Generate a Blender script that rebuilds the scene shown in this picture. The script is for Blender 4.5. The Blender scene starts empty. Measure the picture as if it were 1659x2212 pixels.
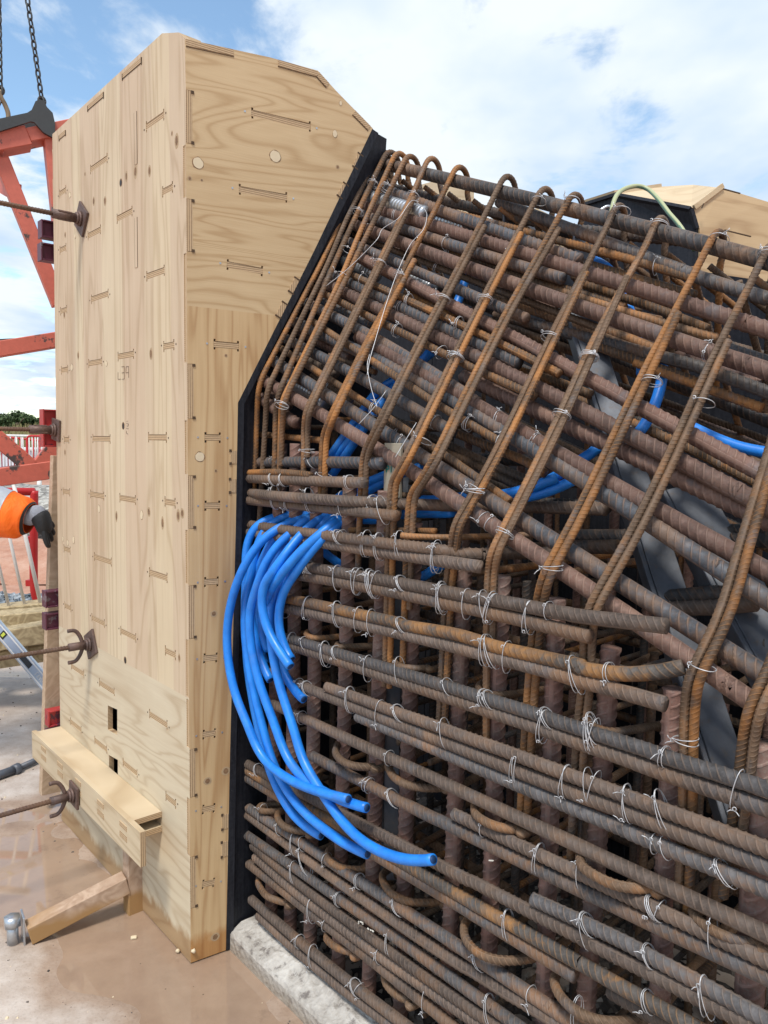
import bpy, bmesh, math, random
import numpy as np
from mathutils import Vector, Matrix
from mathutils.geometry import tessellate_polygon

random.seed(7); rng = np.random.RandomState(5)
SC = bpy.context.scene
COL = SC.collection
rad = math.radians

# ------------------------------------------------------------------ camera
H_CAM, PITCH, ROLL, FOC = 1.6, rad(5.2), rad(1.0), 1661.0
F = np.array([0, math.cos(PITCH), -math.sin(PITCH)])
R0 = np.array([1.0, 0, 0]); U0 = np.array([0, math.sin(PITCH), math.cos(PITCH)])
R = R0*math.cos(ROLL)+U0*math.sin(ROLL); U = -R0*math.sin(ROLL)+U0*math.cos(ROLL)
CP = np.array([0, 0, H_CAM])
cam = bpy.data.cameras.new('camera'); camo = bpy.data.objects.new('camera', cam); COL.objects.link(camo)
cam.sensor_fit = 'HORIZONTAL'; cam.sensor_width = 36; cam.lens = FOC/1659*36
cam.clip_start = 0.05; cam.clip_end = 3000
camo.matrix_world = Matrix(((R[0], U[0], -F[0], CP[0]), (R[1], U[1], -F[1], CP[1]), (R[2], U[2], -F[2], CP[2]), (0, 0, 0, 1)))
SC.camera = camo

# ------------------------------------------------------------------ world and sun
SUN_EL, SUN_AZ = rad(62), rad(-160)      # azimuth of the sun from +Y, clockwise
world = bpy.data.worlds.new('World'); SC.world = world; world.use_nodes = True
nt = world.node_tree; N = nt.nodes; L = nt.links; N.clear()
def wn(t, **k):
    n = N.new(t)
    for a, b in k.items(): setattr(n, a, b)
    return n
sky = wn('ShaderNodeTexSky', sky_type='NISHITA', sun_disc=False, sun_elevation=SUN_EL, sun_rotation=SUN_AZ, air_density=1.0, dust_density=0.6, ozone_density=1.6)
tc = wn('ShaderNodeTexCoord'); sep = wn('ShaderNodeSeparateXYZ'); L.new(tc.outputs['Generated'], sep.inputs[0])
def wmath(op, a, b=None):
    n = wn('ShaderNodeMath', operation=op)
    for i, v in enumerate((a, b)):
        if v is None: continue
        if isinstance(v, (int, float)): n.inputs[i].default_value = v
        else: L.new(v, n.inputs[i])
    return n.outputs[0]
zz = wmath('ADD', wmath('MAXIMUM', sep.outputs[2], 0.0), 0.10)
cx = wmath('DIVIDE', sep.outputs[0], zz); cy = wmath('DIVIDE', sep.outputs[1], zz)
cmb = wn('ShaderNodeCombineXYZ'); L.new(cx, cmb.inputs[0]); L.new(cy, cmb.inputs[1])
def wnoise(scale, detail, rough, off, dist=0.0):
    mp = wn('ShaderNodeMapping'); mp.inputs['Location'].default_value = off; mp.inputs['Scale'].default_value = (1, 0.75, 1)
    L.new(cmb.outputs[0], mp.inputs[0])
    n = wn('ShaderNodeTexNoise'); L.new(mp.outputs[0], n.inputs['Vector'])
    n.inputs['Scale'].default_value = scale; n.inputs['Detail'].default_value = detail; n.inputs['Roughness'].default_value = rough; n.inputs['Distortion'].default_value = dist
    return n.outputs[0]
n1 = wnoise(1.15, 6, 0.52, (5.5, -3.2, 2), 0.2)
n2 = wnoise(3.4, 8, 0.58, (1.0, 5.0, 2.0), 0.3)
cov = wmath('ADD', wmath('MULTIPLY', n1, 0.50), wmath('MULTIPLY', n2, 0.50))
# the cloud sheet is more open towards the far left
cov = wmath('ADD', cov, wmath('MULTIPLY', wmath('MINIMUM', wmath('MAXIMUM', wmath('ADD', sep.outputs[0], 0.15), -0.3), 0.2), 0.16))
rmp = wn('ShaderNodeValToRGB'); L.new(cov, rmp.inputs[0])
rmp.color_ramp.elements[0].position = 0.40; rmp.color_ramp.elements[0].color = (0, 0, 0, 1)
rmp.color_ramp.elements[1].position = 0.50; rmp.color_ramp.elements[1].color = (1, 1, 1, 1)
rmp.color_ramp.interpolation = 'EASE'
n3 = wnoise(1.7, 5, 0.5, (8.0, 2.0, 4.0))
crp = wn('ShaderNodeValToRGB'); L.new(n3, crp.inputs[0])
crp.color_ramp.elements[0].position = 0.36; crp.color_ramp.elements[0].color = (5.3, 6.8, 8.9, 1)
crp.color_ramp.elements[1].position = 0.58; crp.color_ramp.elements[1].color = (8.3, 8.9, 9.3, 1)
mix = wn('ShaderNodeMix', data_type='RGBA')
blue = wn('ShaderNodeMix', data_type='RGBA', blend_type='MULTIPLY'); blue.inputs[0].default_value = 1.0
L.new(sky.outputs[0], blue.inputs[6]); blue.inputs[7].default_value = (2.1, 2.2, 2.05, 1)
L.new(rmp.outputs[0], mix.inputs[0]); L.new(blue.outputs[2], mix.inputs[6]); L.new(crp.outputs[0], mix.inputs[7])
bg = wn('ShaderNodeBackground'); bg.inputs[1].default_value = 0.1; L.new(mix.outputs[2], bg.inputs[0])
wo = wn('ShaderNodeOutputWorld'); L.new(bg.outputs[0], wo.inputs[0])

sl = bpy.data.lights.new('sun', 'SUN'); sl.energy = 2.9; sl.angle = rad(12); sl.color = (1.0, 0.95, 0.86)
so = bpy.data.objects.new('sun', sl); COL.objects.link(so)
sd = Vector((math.sin(SUN_AZ)*math.cos(SUN_EL), math.cos(SUN_AZ)*math.cos(SUN_EL), math.sin(SUN_EL)))
so.rotation_euler = sd.to_track_quat('Z', 'Y').to_euler(); so.location = (-3, -3, 6)
SC.view_settings.view_transform = 'Standard'; SC.view_settings.look = 'None'
SC.view_settings.exposure = 0.20; SC.view_settings.gamma = 1.0; SC.view_settings.use_curve_mapping = False
SC.render.engine = 'CYCLES'
SC.cycles.max_bounces = 6; SC.cycles.diffuse_bounces = 3; SC.cycles.glossy_bounces = 3

# ------------------------------------------------------------------ surveying helpers
def V(*a): return np.array(a, float)
def ray(u, v): return F+(u-829.5)/FOC*R-(v-1106)/FOC*U
def at(u, v, P):
    q, n = P; d = ray(u, v)
    return CP+d*np.dot(q-CP, n)/np.dot(d, n)
def atY(u, v, Y):
    d = ray(u, v); return CP+d*Y/d[1]
def dirn(a): a = rad(a); return V(math.sin(a), math.cos(a), 0)
def perp(d): return V(d[1], -d[0], 0)
UP = V(0, 0, 1)
GND = (V(0, 0, 0), UP)
def level(z): return (V(0, 0, z), UP)
# sheets of the photograph that were studied: (x0, y0, scale)
ZT = {'A': (704.8, 271.1, .3268), 'B': (1192.7, 325.3, .28105), 'C': (487.9, 759, .3268), 'D': (921.7, 759, .26143),
      'E': (1247, 759, .24837), 'F': (477.1, 1192.7, .268), 'G': (867.4, 1192.7, .26143), 'H': (1247, 1247, .24837),
      'I': (477.1, 1626.5, .3333), 'J': (921.7, 1626.5, .3268), 'K': (1247, 1626.5, .2646), 'Z': (0, 0, 1.0),
      '2': (379.5, 0, .3268), '1': (0, 0, .3268), '3': (0, 542.2, .3268), '4': (0, 1084.3, .3268), '5': (0, 1626.5, .3595)}
def seq(*items):
    """'C', x, y, x, y, 'D', x, y ... -> list of (u, v)"""
    out = []; z = ZT['Z']; i = 0
    while i < len(items):
        if isinstance(items[i], str): z = ZT[items[i]]; i += 1; continue
        out.append((z[0]+z[2]*items[i], z[1]+z[2]*items[i+1])); i += 2
    return out

D1 = dirn(-41.1)                # the length of the pier, away from the viewer
NIN = perp(D1)                  # into the pier
G0 = at(412, 2080, GND)
PL = (G0, NIN)                  # face of the side panel
D2 = dirn(57); PF = (G0, perp(D2))    # face of the end panel
G1 = at(503, 2056, GND)
PCQ = G1+0.07*NIN
def PC(off=0.0): return (PCQ+off*NIN, NIN)
KA = at(605, 850, PC()); KB = at(1505, 1480, PC())
KD = (KB-KA)/np.linalg.norm(KB-KA)
TQ = at(815, 335, (KA+NIN*0.46, NIN))
SN = np.cross(KD, TQ-KA); SN /= np.linalg.norm(SN)
if np.dot(SN, NIN) < 0: SN = -SN
def PS(off=0.0): return (KA+off*SN, SN)

# ------------------------------------------------------------------ object helpers
def link(o, parent=None):
    COL.objects.link(o)
    if parent is not None: o.parent = parent
    return o
def tag(o, label=None, cat=None, group=None, kind=None):
    if label: o['label'] = label
    if cat: o['category'] = cat
    if group: o['group'] = group
    if kind: o['kind'] = kind
    return o
def thing(name, loc, label, cat, group=None):
    o = bpy.data.objects.new(name, None); o.empty_display_size = 0.1; COL.objects.link(o)
    o.location = Vector(loc); tag(o, label, cat, group); return o
def place(o, parent):
    """parent keeps only a location, so a child's world coordinates are shifted by it"""
    if parent is not None:
        o.parent = parent
        o.matrix_parent_inverse = Matrix.Identity(4)
        q = parent; off = Vector((0, 0, 0))
        while q is not None:
            off += q.location; q = q.parent
        o.location = o.location-off
def mesh_np(name, verts, faces, mat, parent=None, smooth=True, attrs=None, rawface=False):
    me = bpy.data.meshes.new(name)
    verts = np.asarray(verts, np.float32)
    me.vertices.add(len(verts)); me.vertices.foreach_set('co', verts.ravel())
    faces = np.asarray(faces, np.int32)
    k = faces.shape[1]; nf = len(faces)
    me.loops.add(nf*k); me.polygons.add(nf)
    me.loops.foreach_set('vertex_index', faces.ravel())
    me.polygons.foreach_set('loop_start', np.arange(nf, dtype=np.int32)*k)
    me.polygons.foreach_set('use_smooth', np.full(nf, smooth))
    me.update(calc_edges=True)
    if attrs:
        for an, av in attrs.items():
            a = me.attributes.new(an, 'FLOAT', 'POINT'); a.data.foreach_set('value', np.asarray(av, np.float32))
    if mat: me.materials.append(mat)
    o = bpy.data.objects.new(name, me); COL.objects.link(o)
    place(o, parent); return o
def obj_bm(name, bm, mat, parent=None, smooth=False, bevel=0):
    me = bpy.data.meshes.new(name)
    bmesh.ops.recalc_face_normals(bm, faces=bm.faces)
    if bevel:
        bmesh.ops.bevel(bm, geom=list(bm.edges), offset=bevel, segments=1, affect='EDGES', clamp_overlap=True)
    bm.to_mesh(me); bm.free()
    if smooth: me.polygons.foreach_set('use_smooth', np.full(len(me.polygons), True))
    for m in (mat if isinstance(mat, (list, tuple)) else [mat]): me.materials.append(m)
    o = bpy.data.objects.new(name, me); COL.objects.link(o); place(o, parent); return o
def add_hex(bm, pts):
    """pts: 8 corners, bottom 4 then top 4"""
    v = [bm.verts.new(Vector(p)) for p in pts]
    for f in ((0, 3, 2, 1), (4, 5, 6, 7), (0, 1, 5, 4), (1, 2, 6, 5), (2, 3, 7, 6), (3, 0, 4, 7)):
        bm.faces.new([v[i] for i in f])
def add_obox(bm, c, ax, ay, az, sx, sy, sz):
    """box centred at c with axes and full sizes"""
    c, ax, ay, az = map(np.asarray, (c, ax, ay, az)); ax = ax*sx/2; ay = ay*sy/2; az = az*sz/2
    add_hex(bm, [c-ax-ay-az, c+ax-ay-az, c+ax+ay-az, c-ax+ay-az, c-ax-ay+az, c+ax-ay+az, c+ax+ay+az, c-ax+ay+az])
def obox(name, c, ax, ay, az, sx, sy, sz, mat, parent=None, bevel=0.0):
    bm = bmesh.new(); add_obox(bm, c, ax, ay, az, sx, sy, sz); return obj_bm(name, bm, mat, parent, bevel=bevel)
def beam(name, a, b, w, h, mat, parent=None, up=UP, bevel=0.0, hollow=False):
    a = np.asarray(a, float); b = np.asarray(b, float); d = b-a; ln = np.linalg.norm(d); d /= ln
    s = np.cross(d, up); s /= np.linalg.norm(s); t = np.cross(s, d)
    bm = bmesh.new()
    if not hollow: add_obox(bm, (a+b)/2, d, s, t, ln, w, h)
    else:
        th = 0.006
        for sg in (-1, 1):
            add_obox(bm, (a+b)/2+s*sg*(w/2-th/2), d, s, t, ln, th, h)
            add_obox(bm, (a+b)/2+t*sg*(h/2-th/2), d, s, t, ln, w-2*th, th)
    return obj_bm(name, bm, mat, parent, bevel=bevel)
def prism(name, poly, ext, mat, parent=None, holes=(), bevel=0, mats=None):
    """poly: planar 3D outline; extruded by vector ext; holes cut right through"""
    loops = [[Vector(p) for p in poly]]+[[Vector(p) for p in h] for h in holes]
    tris = tessellate_polygon(loops)
    flat = [p for l in loops for p in l]
    bm = bmesh.new(); e = Vector(ext)
    a = [bm.verts.new(p) for p in flat]; b = [bm.verts.new(p+e) for p in flat]
    for t in tris:
        for vs, rev in ((a, False), (b, True)):
            q = [vs[i] for i in t]
            if rev: q.reverse()
            try: bm.faces.new(q)
            except ValueError: pass
    i0 = 0
    for l in loops:
        n = len(l)
        for i in range(n):
            j = (i+1) % n
            f = bm.faces.new([a[i0+i], a[i0+j], b[i0+j], b[i0+i]])
            if mats: f.material_index = 1
        i0 += n
    return obj_bm(name, bm, mats or mat, parent, bevel=bevel)

def resample(P, step, bend=0.0):
    P = np.asarray(P, float)
    if bend > 0 and len(P) > 2:
        Q = [P[0]]
        for i in range(1, len(P)-1):
            a, b, c = P[i-1], P[i], P[i+1]
            la, lc = np.linalg.norm(a-b), np.linalg.norm(c-b); r = min(bend, la*.48, lc*.48)
            p, q = b+(a-b)/la*r, b+(c-b)/lc*r
            for t in np.linspace(0, 1, 9): Q.append((1-t)**2*p+2*t*(1-t)*b+t*t*q)
        Q.append(P[-1]); P = np.array(Q)
    s = np.r_[0, np.cumsum(np.linalg.norm(np.diff(P, axis=0), axis=1))]
    n = max(2, int(round(s[-1]/step))+1); t = np.linspace(0, s[-1], n)
    return np.stack([np.interp(t, s, P[:, k]) for k in range(3)], 1), t
def catmull(P, n=12):
    P = np.asarray(P, float); P = np.vstack([2*P[0]-P[1], P, 2*P[-1]-P[-2]]); out = []
    for i in range(1, len(P)-2):
        a, b, c, d = P[i-1], P[i], P[i+1], P[i+2]
        for t in np.linspace(0, 1, n, endpoint=False):
            out.append(.5*((2*b)+(-a+c)*t+(2*a-5*b+4*c-d)*t*t+(-a+3*b-3*c+d)*t**3))
    out.append(P[-2]); return np.array(out)
def frames(P):
    T = np.gradient(P, axis=0); T /= np.linalg.norm(T, axis=1)[:, None]+1e-12
    n = np.cross(T[0], V(0.3, 0.2, 1)); n /= np.linalg.norm(n); A = [n]
    for i in range(1, len(P)):
        n = A[-1]-T[i]*np.dot(A[-1], T[i]); n /= np.linalg.norm(n); A.append(n)
    A = np.array(A); return T, A, np.cross(T, A)
def tube_data(P, rad_, ns, ribs=None, twist=0.0, phi=0.0):
    T, A, B = frames(P); th = np.linspace(0, 2*np.pi, ns, endpoint=False)+twist
    n = len(P); rr = np.full((n, ns), rad_, float); rib = np.zeros((n, ns))
    if ribs:
        pitch, hgt, t = ribs
        X, S = np.meshgrid(th-phi, t)
        ph = S/pitch+0.62*np.cos(X)*np.sign(np.sin(X)+1e-9)+np.where(np.sin(X) > 0, 0, .5)
        fr = np.abs((ph % 1)-.5)*2
        k = np.clip((fr-.52)/.35, 0, 1)*np.clip(np.abs(np.sin(X))*2.2, 0, 1)
        lon = (np.abs(np.cos(X)) > .93)*.75
        rib = np.maximum(k, lon); rr = rr*(0.97)+hgt*.75*rib
    V3 = P[:, None, :]+rr[..., None]*(np.cos(th)[None, :, None]*A[:, None, :]+np.sin(th)[None, :, None]*B[:, None, :])
    V3 = V3.reshape(-1, 3); rib = rib.ravel()
    if ribs:
        global BAR_CO
        n_ = n*ns; BAR_CO = (np.r_[(np.repeat(t/pitch, ns)), 0, 0], np.r_[np.tile(np.cos(th-phi), n), 0, 0], np.r_[np.tile(np.sin(th-phi), n), 0, 0])
    i = np.arange(n-1)[:, None]*ns; j = np.arange(ns)[None, :]; j2 = (j+1) % ns
    Fc = np.stack([i+j, i+j2, i+ns+j2, i+ns+j], -1).reshape(-1, 4)
    # end caps as quads through a centre vertex (fans folded in pairs)
    c0, c1 = len(V3), len(V3)+1
    V3 = np.vstack([V3, P[0], P[-1]]); rib = np.r_[rib, 0, 0]
    caps = []
    for q in range(0, ns, 2):
        caps.append((c0, (q+2) % ns, (q+1) % ns, q)); o = (n-1)*ns
        caps.append((c1, o+q, o+(q+1) % ns, o+(q+2) % ns))
    return V3, np.vstack([Fc, np.array(caps)]), rib
def tube(name, P, r, mat, parent=None, ns=10, step=None, smooth_path=False, bend=0):
    P = np.asarray(P, float)
    if smooth_path: P = catmull(P)
    if step or bend: P, _ = resample(P, step or 0.02, bend)
    v, f, _ = tube_data(P, r, ns); return mesh_np(name, v, f, mat, parent)
def rebar(name, P, dia, mat, parent=None, bend=0.0, q=1.0, ns=None, smooth_path=False):
    r = dia/2; pitch = dia*(.56 if dia > .02 else .62)
    if smooth_path: P = catmull(P)
    Pr, t = resample(P, pitch/(4*q), bend)
    ns = ns or (14 if dia > .02 else 10)
    v, f, rib = tube_data(Pr, r, ns, ribs=(pitch, dia*.088, t+random.random()), twist=random.random()*6, phi=(math.pi/2+random.uniform(-.55, .55)) if random.random() < .82 else random.uniform(0, 1.2))
    BAR_CO[0][-2:] = (BAR_CO[0][0], BAR_CO[0][-3])
    return mesh_np(name, v, f, mat, parent, attrs={'rib': rib, 'sl': BAR_CO[0], 'ca': BAR_CO[1], 'sa': BAR_CO[2]})

# ------------------------------------------------------------------ materials
class MB:
    def __init__(s, name, rough=.7, metal=0.0, spec=None):
        s.m = bpy.data.materials.new(name); s.m.use_nodes = True; s.t = s.m.node_tree; s.n = s.t.nodes; s.l = s.t.links
        s.b = s.n['Principled BSDF']; s.set('Roughness', rough); s.set('Metallic', metal)
        if spec is not None: s.set('Specular IOR Level', spec)
        s.tc = s.n.new('ShaderNodeTexCoord')
    def set(s, k, v):
        if hasattr(v, 'is_linked') or hasattr(v, 'links'): s.l.new(v, s.b.inputs[k])
        else: s.b.inputs[k].default_value = (tuple(v)+(1,))[:4] if isinstance(v, (tuple, list)) else v
    def put(s, sock, v):
        if isinstance(v, bpy.types.NodeSocket): s.l.new(v, sock)
        elif isinstance(v, (tuple, list)): sock.default_value = tuple(v) if len(v) == len(sock.default_value) else tuple(v)+(1,)
        else: sock.default_value = v
    def co(s, kind='Object', scale=(1, 1, 1), loc=(0, 0, 0), rot=(0, 0, 0), vec=None):
        mp = s.n.new('ShaderNodeMapping'); s.l.new(vec if vec is not None else s.tc.outputs[kind], mp.inputs[0])
        mp.inputs['Scale'].default_value = scale; mp.inputs['Location'].default_value = loc; mp.inputs['Rotation'].default_value = rot
        return mp.outputs[0]
    def noise(s, vec, scale=5, detail=4, rough=.5, dist=0.0, col=False):
        n = s.n.new('ShaderNodeTexNoise'); s.l.new(vec, n.inputs['Vector'])
        for k, v in (('Scale', scale), ('Detail', detail), ('Roughness', rough), ('Distortion', dist)): n.inputs[k].default_value = v
        return n.outputs[1 if col else 0]
    def vor(s, vec, scale=5, out=0, feature='F1'):
        n = s.n.new('ShaderNodeTexVoronoi'); n.feature = feature; s.l.new(vec, n.inputs['Vector']); n.inputs['Scale'].default_value = scale
        return n.outputs[out]
    def math(s, op, a, b=None, c=None, clamp=False):
        n = s.n.new('ShaderNodeMath'); n.operation = op; n.use_clamp = clamp
        for i, v in enumerate((a, b, c)):
            if v is not None: s.put(n.inputs[i], v)
        return n.outputs[0]
    def ramp(s, fac, stops, interp='LINEAR'):
        n = s.n.new('ShaderNodeValToRGB'); s.l.new(fac, n.inputs[0]); cr = n.color_ramp; cr.interpolation = interp
        while len(cr.elements) < len(stops): cr.elements.new(.5)
        for e, (p, c) in zip(cr.elements, stops):
            e.position = p; e.color = (c, c, c, 1) if isinstance(c, (int, float)) else tuple(c)+(1,)
        return n.outputs[0]
    def mix(s, fac, a, b, mode='MIX'):
        n = s.n.new('ShaderNodeMix'); n.data_type = 'RGBA'; n.blend_type = mode
        s.put(n.inputs[0], fac); s.put(n.inputs[6], a); s.put(n.inputs[7], b); return n.outputs[2]
    def sep(s, vec):
        n = s.n.new('ShaderNodeSeparateXYZ'); s.l.new(vec, n.inputs[0]); return n.outputs
    def attr(s, name):
        n = s.n.new('ShaderNodeAttribute'); n.attribute_name = name; return n.outputs[2]
    def rand(s):
        n = s.n.new('ShaderNodeObjectInfo'); return n.outputs['Random']
    def bump(s, h, strength=.3, dist=.01):
        n = s.n.new('ShaderNodeBump'); n.inputs['Strength'].default_value = strength; n.inputs['Distance'].default_value = dist
        s.l.new(h, n.inputs['Height']); s.l.new(n.outputs[0], s.b.inputs['Normal'])
    def done(s): return s.m

def simple(name, c, rough=.6, metal=0.0, var=.25, scale=14, bump=0.0, c2=None):
    b = MB(name, rough, metal)
    n = b.noise(b.co(), scale, 6, .6)
    c2 = c2 or tuple(x*(1-var) for x in c)
    b.set('Base Color', b.ramp(n, [(.3, c2), (.7, c)]))
    if bump: b.bump(b.noise(b.co(), scale*6, 4, .6), bump, .01)
    return b.done()

def plywood(name, light, dark, grain='z', contrast=1.0, rings=9, seed=0, bands=None, stain=None, scale=1.0):
    """material in world coordinates turned so that X runs along the panel; veneer rings drawn as contours of a stretched noise"""
    b = MB(name, .62, 0, .3)
    rot = {'side': rad(-131.1), 'end': rad(-33)}
    ang = bands['ang'] if bands else rad(-33)
    # rotate world so that x' = along panel
    base = b.co(rot=(0, 0, ang), loc=(0, 0, 0))
    st = (5.0, 5.0, .42) if grain == 'z' else (.75, .75, 4.2)
    mp = b.co(scale=tuple(x*scale for x in st), loc=(seed*1.7, seed*.9, seed*2.3), vec=base)
    warp = b.noise(mp, 1.15, 3, .5, .55)
    k = b.math('MULTIPLY', warp, float(rings))
    fr = b.math('FRACT', k)
    tri = b.math('ABSOLUTE', b.math('SUBTRACT', b.math('MULTIPLY', fr, 2.0), 1.0))
    line = b.ramp(tri, [(0.0, 1.0), (.14, .8), (.40, .22), (1.0, 0.0)])
    fst = (260, 260, 6) if grain == 'z' else (5, 5, 300)
    fib = b.noise(b.co(scale=fst, loc=(seed, 0, 0), vec=base), 1.0, 3, .6)
    blot = b.noise(b.co(scale=(1.5, 1.5, 1.5), loc=(seed, 3, 0), vec=base), 2.0, 3, .6)
    f = b.math('ADD', b.math('MULTIPLY', line, .85*contrast), b.math('MULTIPLY', fib, .40))
    f = b.math('ADD', f, b.math('MULTIPLY', b.math('SUBTRACT', blot, .5), .5))
    col = b.ramp(f, [(.08, light), (.95, dark)])
    if bands:
        x = b.sep(base)[0]
        t = b.math('DIVIDE', b.math('SUBTRACT', x, bands['x0']), bands['w'])
        br = b.ramp(t, bands['stops'], 'CONSTANT')
        z = b.sep(base)[2]
        lim = b.math('GREATER_THAN', b.math('ADD', z, b.math('MULTIPLY', b.noise(b.co(scale=(9, 9, 1)), 3, 2, .5), .1)), bands['z'])
        col = b.mix(b.math('MULTIPLY', lim, 1.0), col, b.mix(1.0, col, br, 'MULTIPLY'))
    if stain:  # wet foot
        z = b.sep(base)[2]
        w = b.math('ADD', z, b.math('MULTIPLY', b.noise(b.co(scale=(1, 1, .6)), 14, 4, .6), -.11))
        col = b.mix(b.ramp(w, [(-0.0, .85), (.03, 0.0)]), col, b.mix(1.0, col, stain, 'MULTIPLY'))
    b.set('Base Color', col)
    b.bump(b.math('ADD', fib, b.math('MULTIPLY', line, .5)), .12, .002)
    return b.done()

def ply_edge(name='plywood_edge', dirv='z', period=.0024):
    """stack of veneers seen on edge: thin light and dark lines"""
    b = MB(name, .75)
    base = b.co(rot=(0, 0, rad(-33)))
    o = b.sep(base)
    src = {'z': o[2], 'x': o[0], 'y': o[1]}[dirv]
    s = b.math('ABSOLUTE', b.math('SUBTRACT', b.math('MULTIPLY', b.math('FRACT', b.math('DIVIDE', src, period*2)), 2.0), 1.0))
    n = b.noise(b.co(scale=(1, 1, 1)), 120, 3, .6)
    f = b.math('ADD', b.math('MULTIPLY', s, .75), b.math('MULTIPLY', n, .3))
    b.set('Base Color', b.ramp(f, [(.15, (.22, .135, .075)), (.45, (.40, .27, .15)), (.85, (.60, .44, .27))]))
    return b.done()

def steel(name, groove, ribc, patch, patch_amt=.5, dust=(.28, .22, .18), dust_amt=.25, rough=.72, metal=.15, scale=1.0, ribbed=True, bloom=(.22, .115, .055), slate=(.098, .101, .112)):
    b = MB(name, rough, metal)
    rnd = b.rand()
    c = b.co()
    off = b.n.new('ShaderNodeCombineXYZ'); b.l.new(b.math('MULTIPLY', rnd, 30.0), off.inputs[0]); b.l.new(b.math('MULTIPLY', rnd, 11.0), off.inputs[1])
    ad = b.n.new('ShaderNodeVectorMath'); ad.operation = 'ADD'; b.l.new(c, ad.inputs[0]); b.l.new(off.outputs[0], ad.inputs[1]); c = ad.outputs[0]
    big = b.noise(c, 7*scale, 4, .6); mid = b.noise(c, 38*scale, 5, .65); fine = b.noise(c, 190, 3, .6)
    if ribbed:
        sgn = b.math('SIGN', b.attr('sa')); side = b.math('MULTIPLY', b.math('GREATER_THAN', 0.0, b.attr('sa')), .5)
        ph = b.math('ADD', b.math('ADD', b.attr('sl'), b.math('MULTIPLY', b.math('MULTIPLY', b.attr('ca'), sgn), .62)), side)
        ph = b.math('ADD', ph, b.math('MULTIPLY', b.math('SUBTRACT', mid, .5), .10))
        tri = b.math('ABSOLUTE', b.math('SUBTRACT', b.math('MULTIPLY', b.math('FRACT', ph), 2.0), 2.0*.5))
        crisp = b.ramp(tri, [(.70, 0.0), (.86, 1.0)])
        crisp = b.math('MULTIPLY', crisp, b.math('MULTIPLY', b.math('ABSOLUTE', b.attr('sa')), 2.4, clamp=True), clamp=True)
        lon = b.ramp(b.math('ABSOLUTE', b.attr('ca')), [(.93, 0.0), (.96, .8)])
        rib = b.math('MAXIMUM', crisp, lon)
    else:
        rib = b.attr('rib')
    col = b.mix(b.ramp(b.math('ADD', b.math('MULTIPLY', mid, .6), b.math('MULTIPLY', fine, .4)), [(.40, 0.0), (.60, 1.0)]), groove, tuple(x*.45 for x in groove))
    pf = b.math('ADD', b.math('MULTIPLY', big, .65), b.math('MULTIPLY', mid, .35))
    pf = b.math('ADD', pf, b.math('MULTIPLY', b.math('SUBTRACT', rnd, .5), .12))
    col = b.mix(b.ramp(pf, [(.62-.26*patch_amt, 0.0), (.74-.26*patch_amt, 1.0)]), col, patch)
    blm = b.math('ADD', b.noise(c, 4.5*scale, 6, .7), b.math('MULTIPLY', b.math('SUBTRACT', b.math('FRACT', b.math('MULTIPLY', rnd, 13.7)), .5), .16))
    col = b.mix(b.ramp(blm, [(.55, 0.0), (.66, .55)]), col, bloom)
    blm2 = b.noise(c, 12*scale, 5, .65)
    col = b.mix(b.ramp(blm2, [(.57, 0.0), (.66, .5)]), col, slate)
    rf = b.math('MULTIPLY', rib, b.ramp(mid, [(.32, .10), (.60, .62)]))
    col = b.mix(rf, col, ribc)
    col = b.mix(b.ramp(b.math('ADD', b.math('MULTIPLY', fine, .5), b.math('MULTIPLY', big, .5)), [(.48, 0.0), (.66, dust_amt)]), col, dust)
    hv = b.n.new('ShaderNodeHueSaturation'); b.l.new(col, hv.inputs['Color'])
    b.l.new(b.math('ADD', b.math('MULTIPLY', b.math('FRACT', b.math('MULTIPLY', rnd, 7.3)), .45), .8), hv.inputs['Value'])
    b.set('Base Color', hv.outputs[0])
    b.set('Roughness', b.ramp(mid, [(.3, rough-.14), (.7, rough+.12)]))
    b.bump(b.math('ADD', b.math('ADD', b.math('MULTIPLY', mid, .55), b.math('MULTIPLY', fine, .4)), b.math('MULTIPLY', rib, .9)), .60, .0020)
    return b.done()

M = {}
M['grey'] = steel('grey_steel', (.092, .099, .115), (.24, .145, .095), (.145, .095, .07), .28, metal=.25)
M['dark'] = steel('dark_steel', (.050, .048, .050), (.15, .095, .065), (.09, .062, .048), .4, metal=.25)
M['red'] = steel('red_brown_steel', (.148, .084, .065), (.22, .138, .105), (.135, .070, .052), .45, bloom=(.23, .135, .095))
M['orange'] = steel('orange_rust_steel', (.115, .070, .042), (.34, .165, .060), (.30, .125, .034), .55, dust=(.34, .2, .1))
M['link'] = steel('brown_link_steel', (.150, .092, .055), (.235, .150, .095), (.29, .130, .045), .42, dust=(.3, .21, .14), dust_amt=.3)
M['brown'] = steel('brown_grey_steel', (.128, .094, .076), (.205, .145, .110), (.165, .100, .064), .42, dust=(.26, .22, .19))
M['blue'] = steel('blue_grey_steel', (.108, .101, .103), (.195, .142, .108), (.19, .100, .052), .50, dust=(.22, .2, .19))
M['stripe'] = steel('orange_striped_steel', (.115, .100, .090), (.30, .170, .080), (.36, .170, .050), .62, dust=(.3, .22, .16))
M['starter'] = steel('purple_brown_steel', (.245, .135, .108), (.28, .17, .14), (.205, .112, .09), .4, bloom=(.19, .115, .09), slate=(.12, .085, .08), dust=(.42, .36, .3), dust_amt=.35, scale=.8)
M['deep'] = steel('inner_steel', (.075, .055, .042), (.15, .095, .055), (.15, .075, .032), .5)
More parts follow.
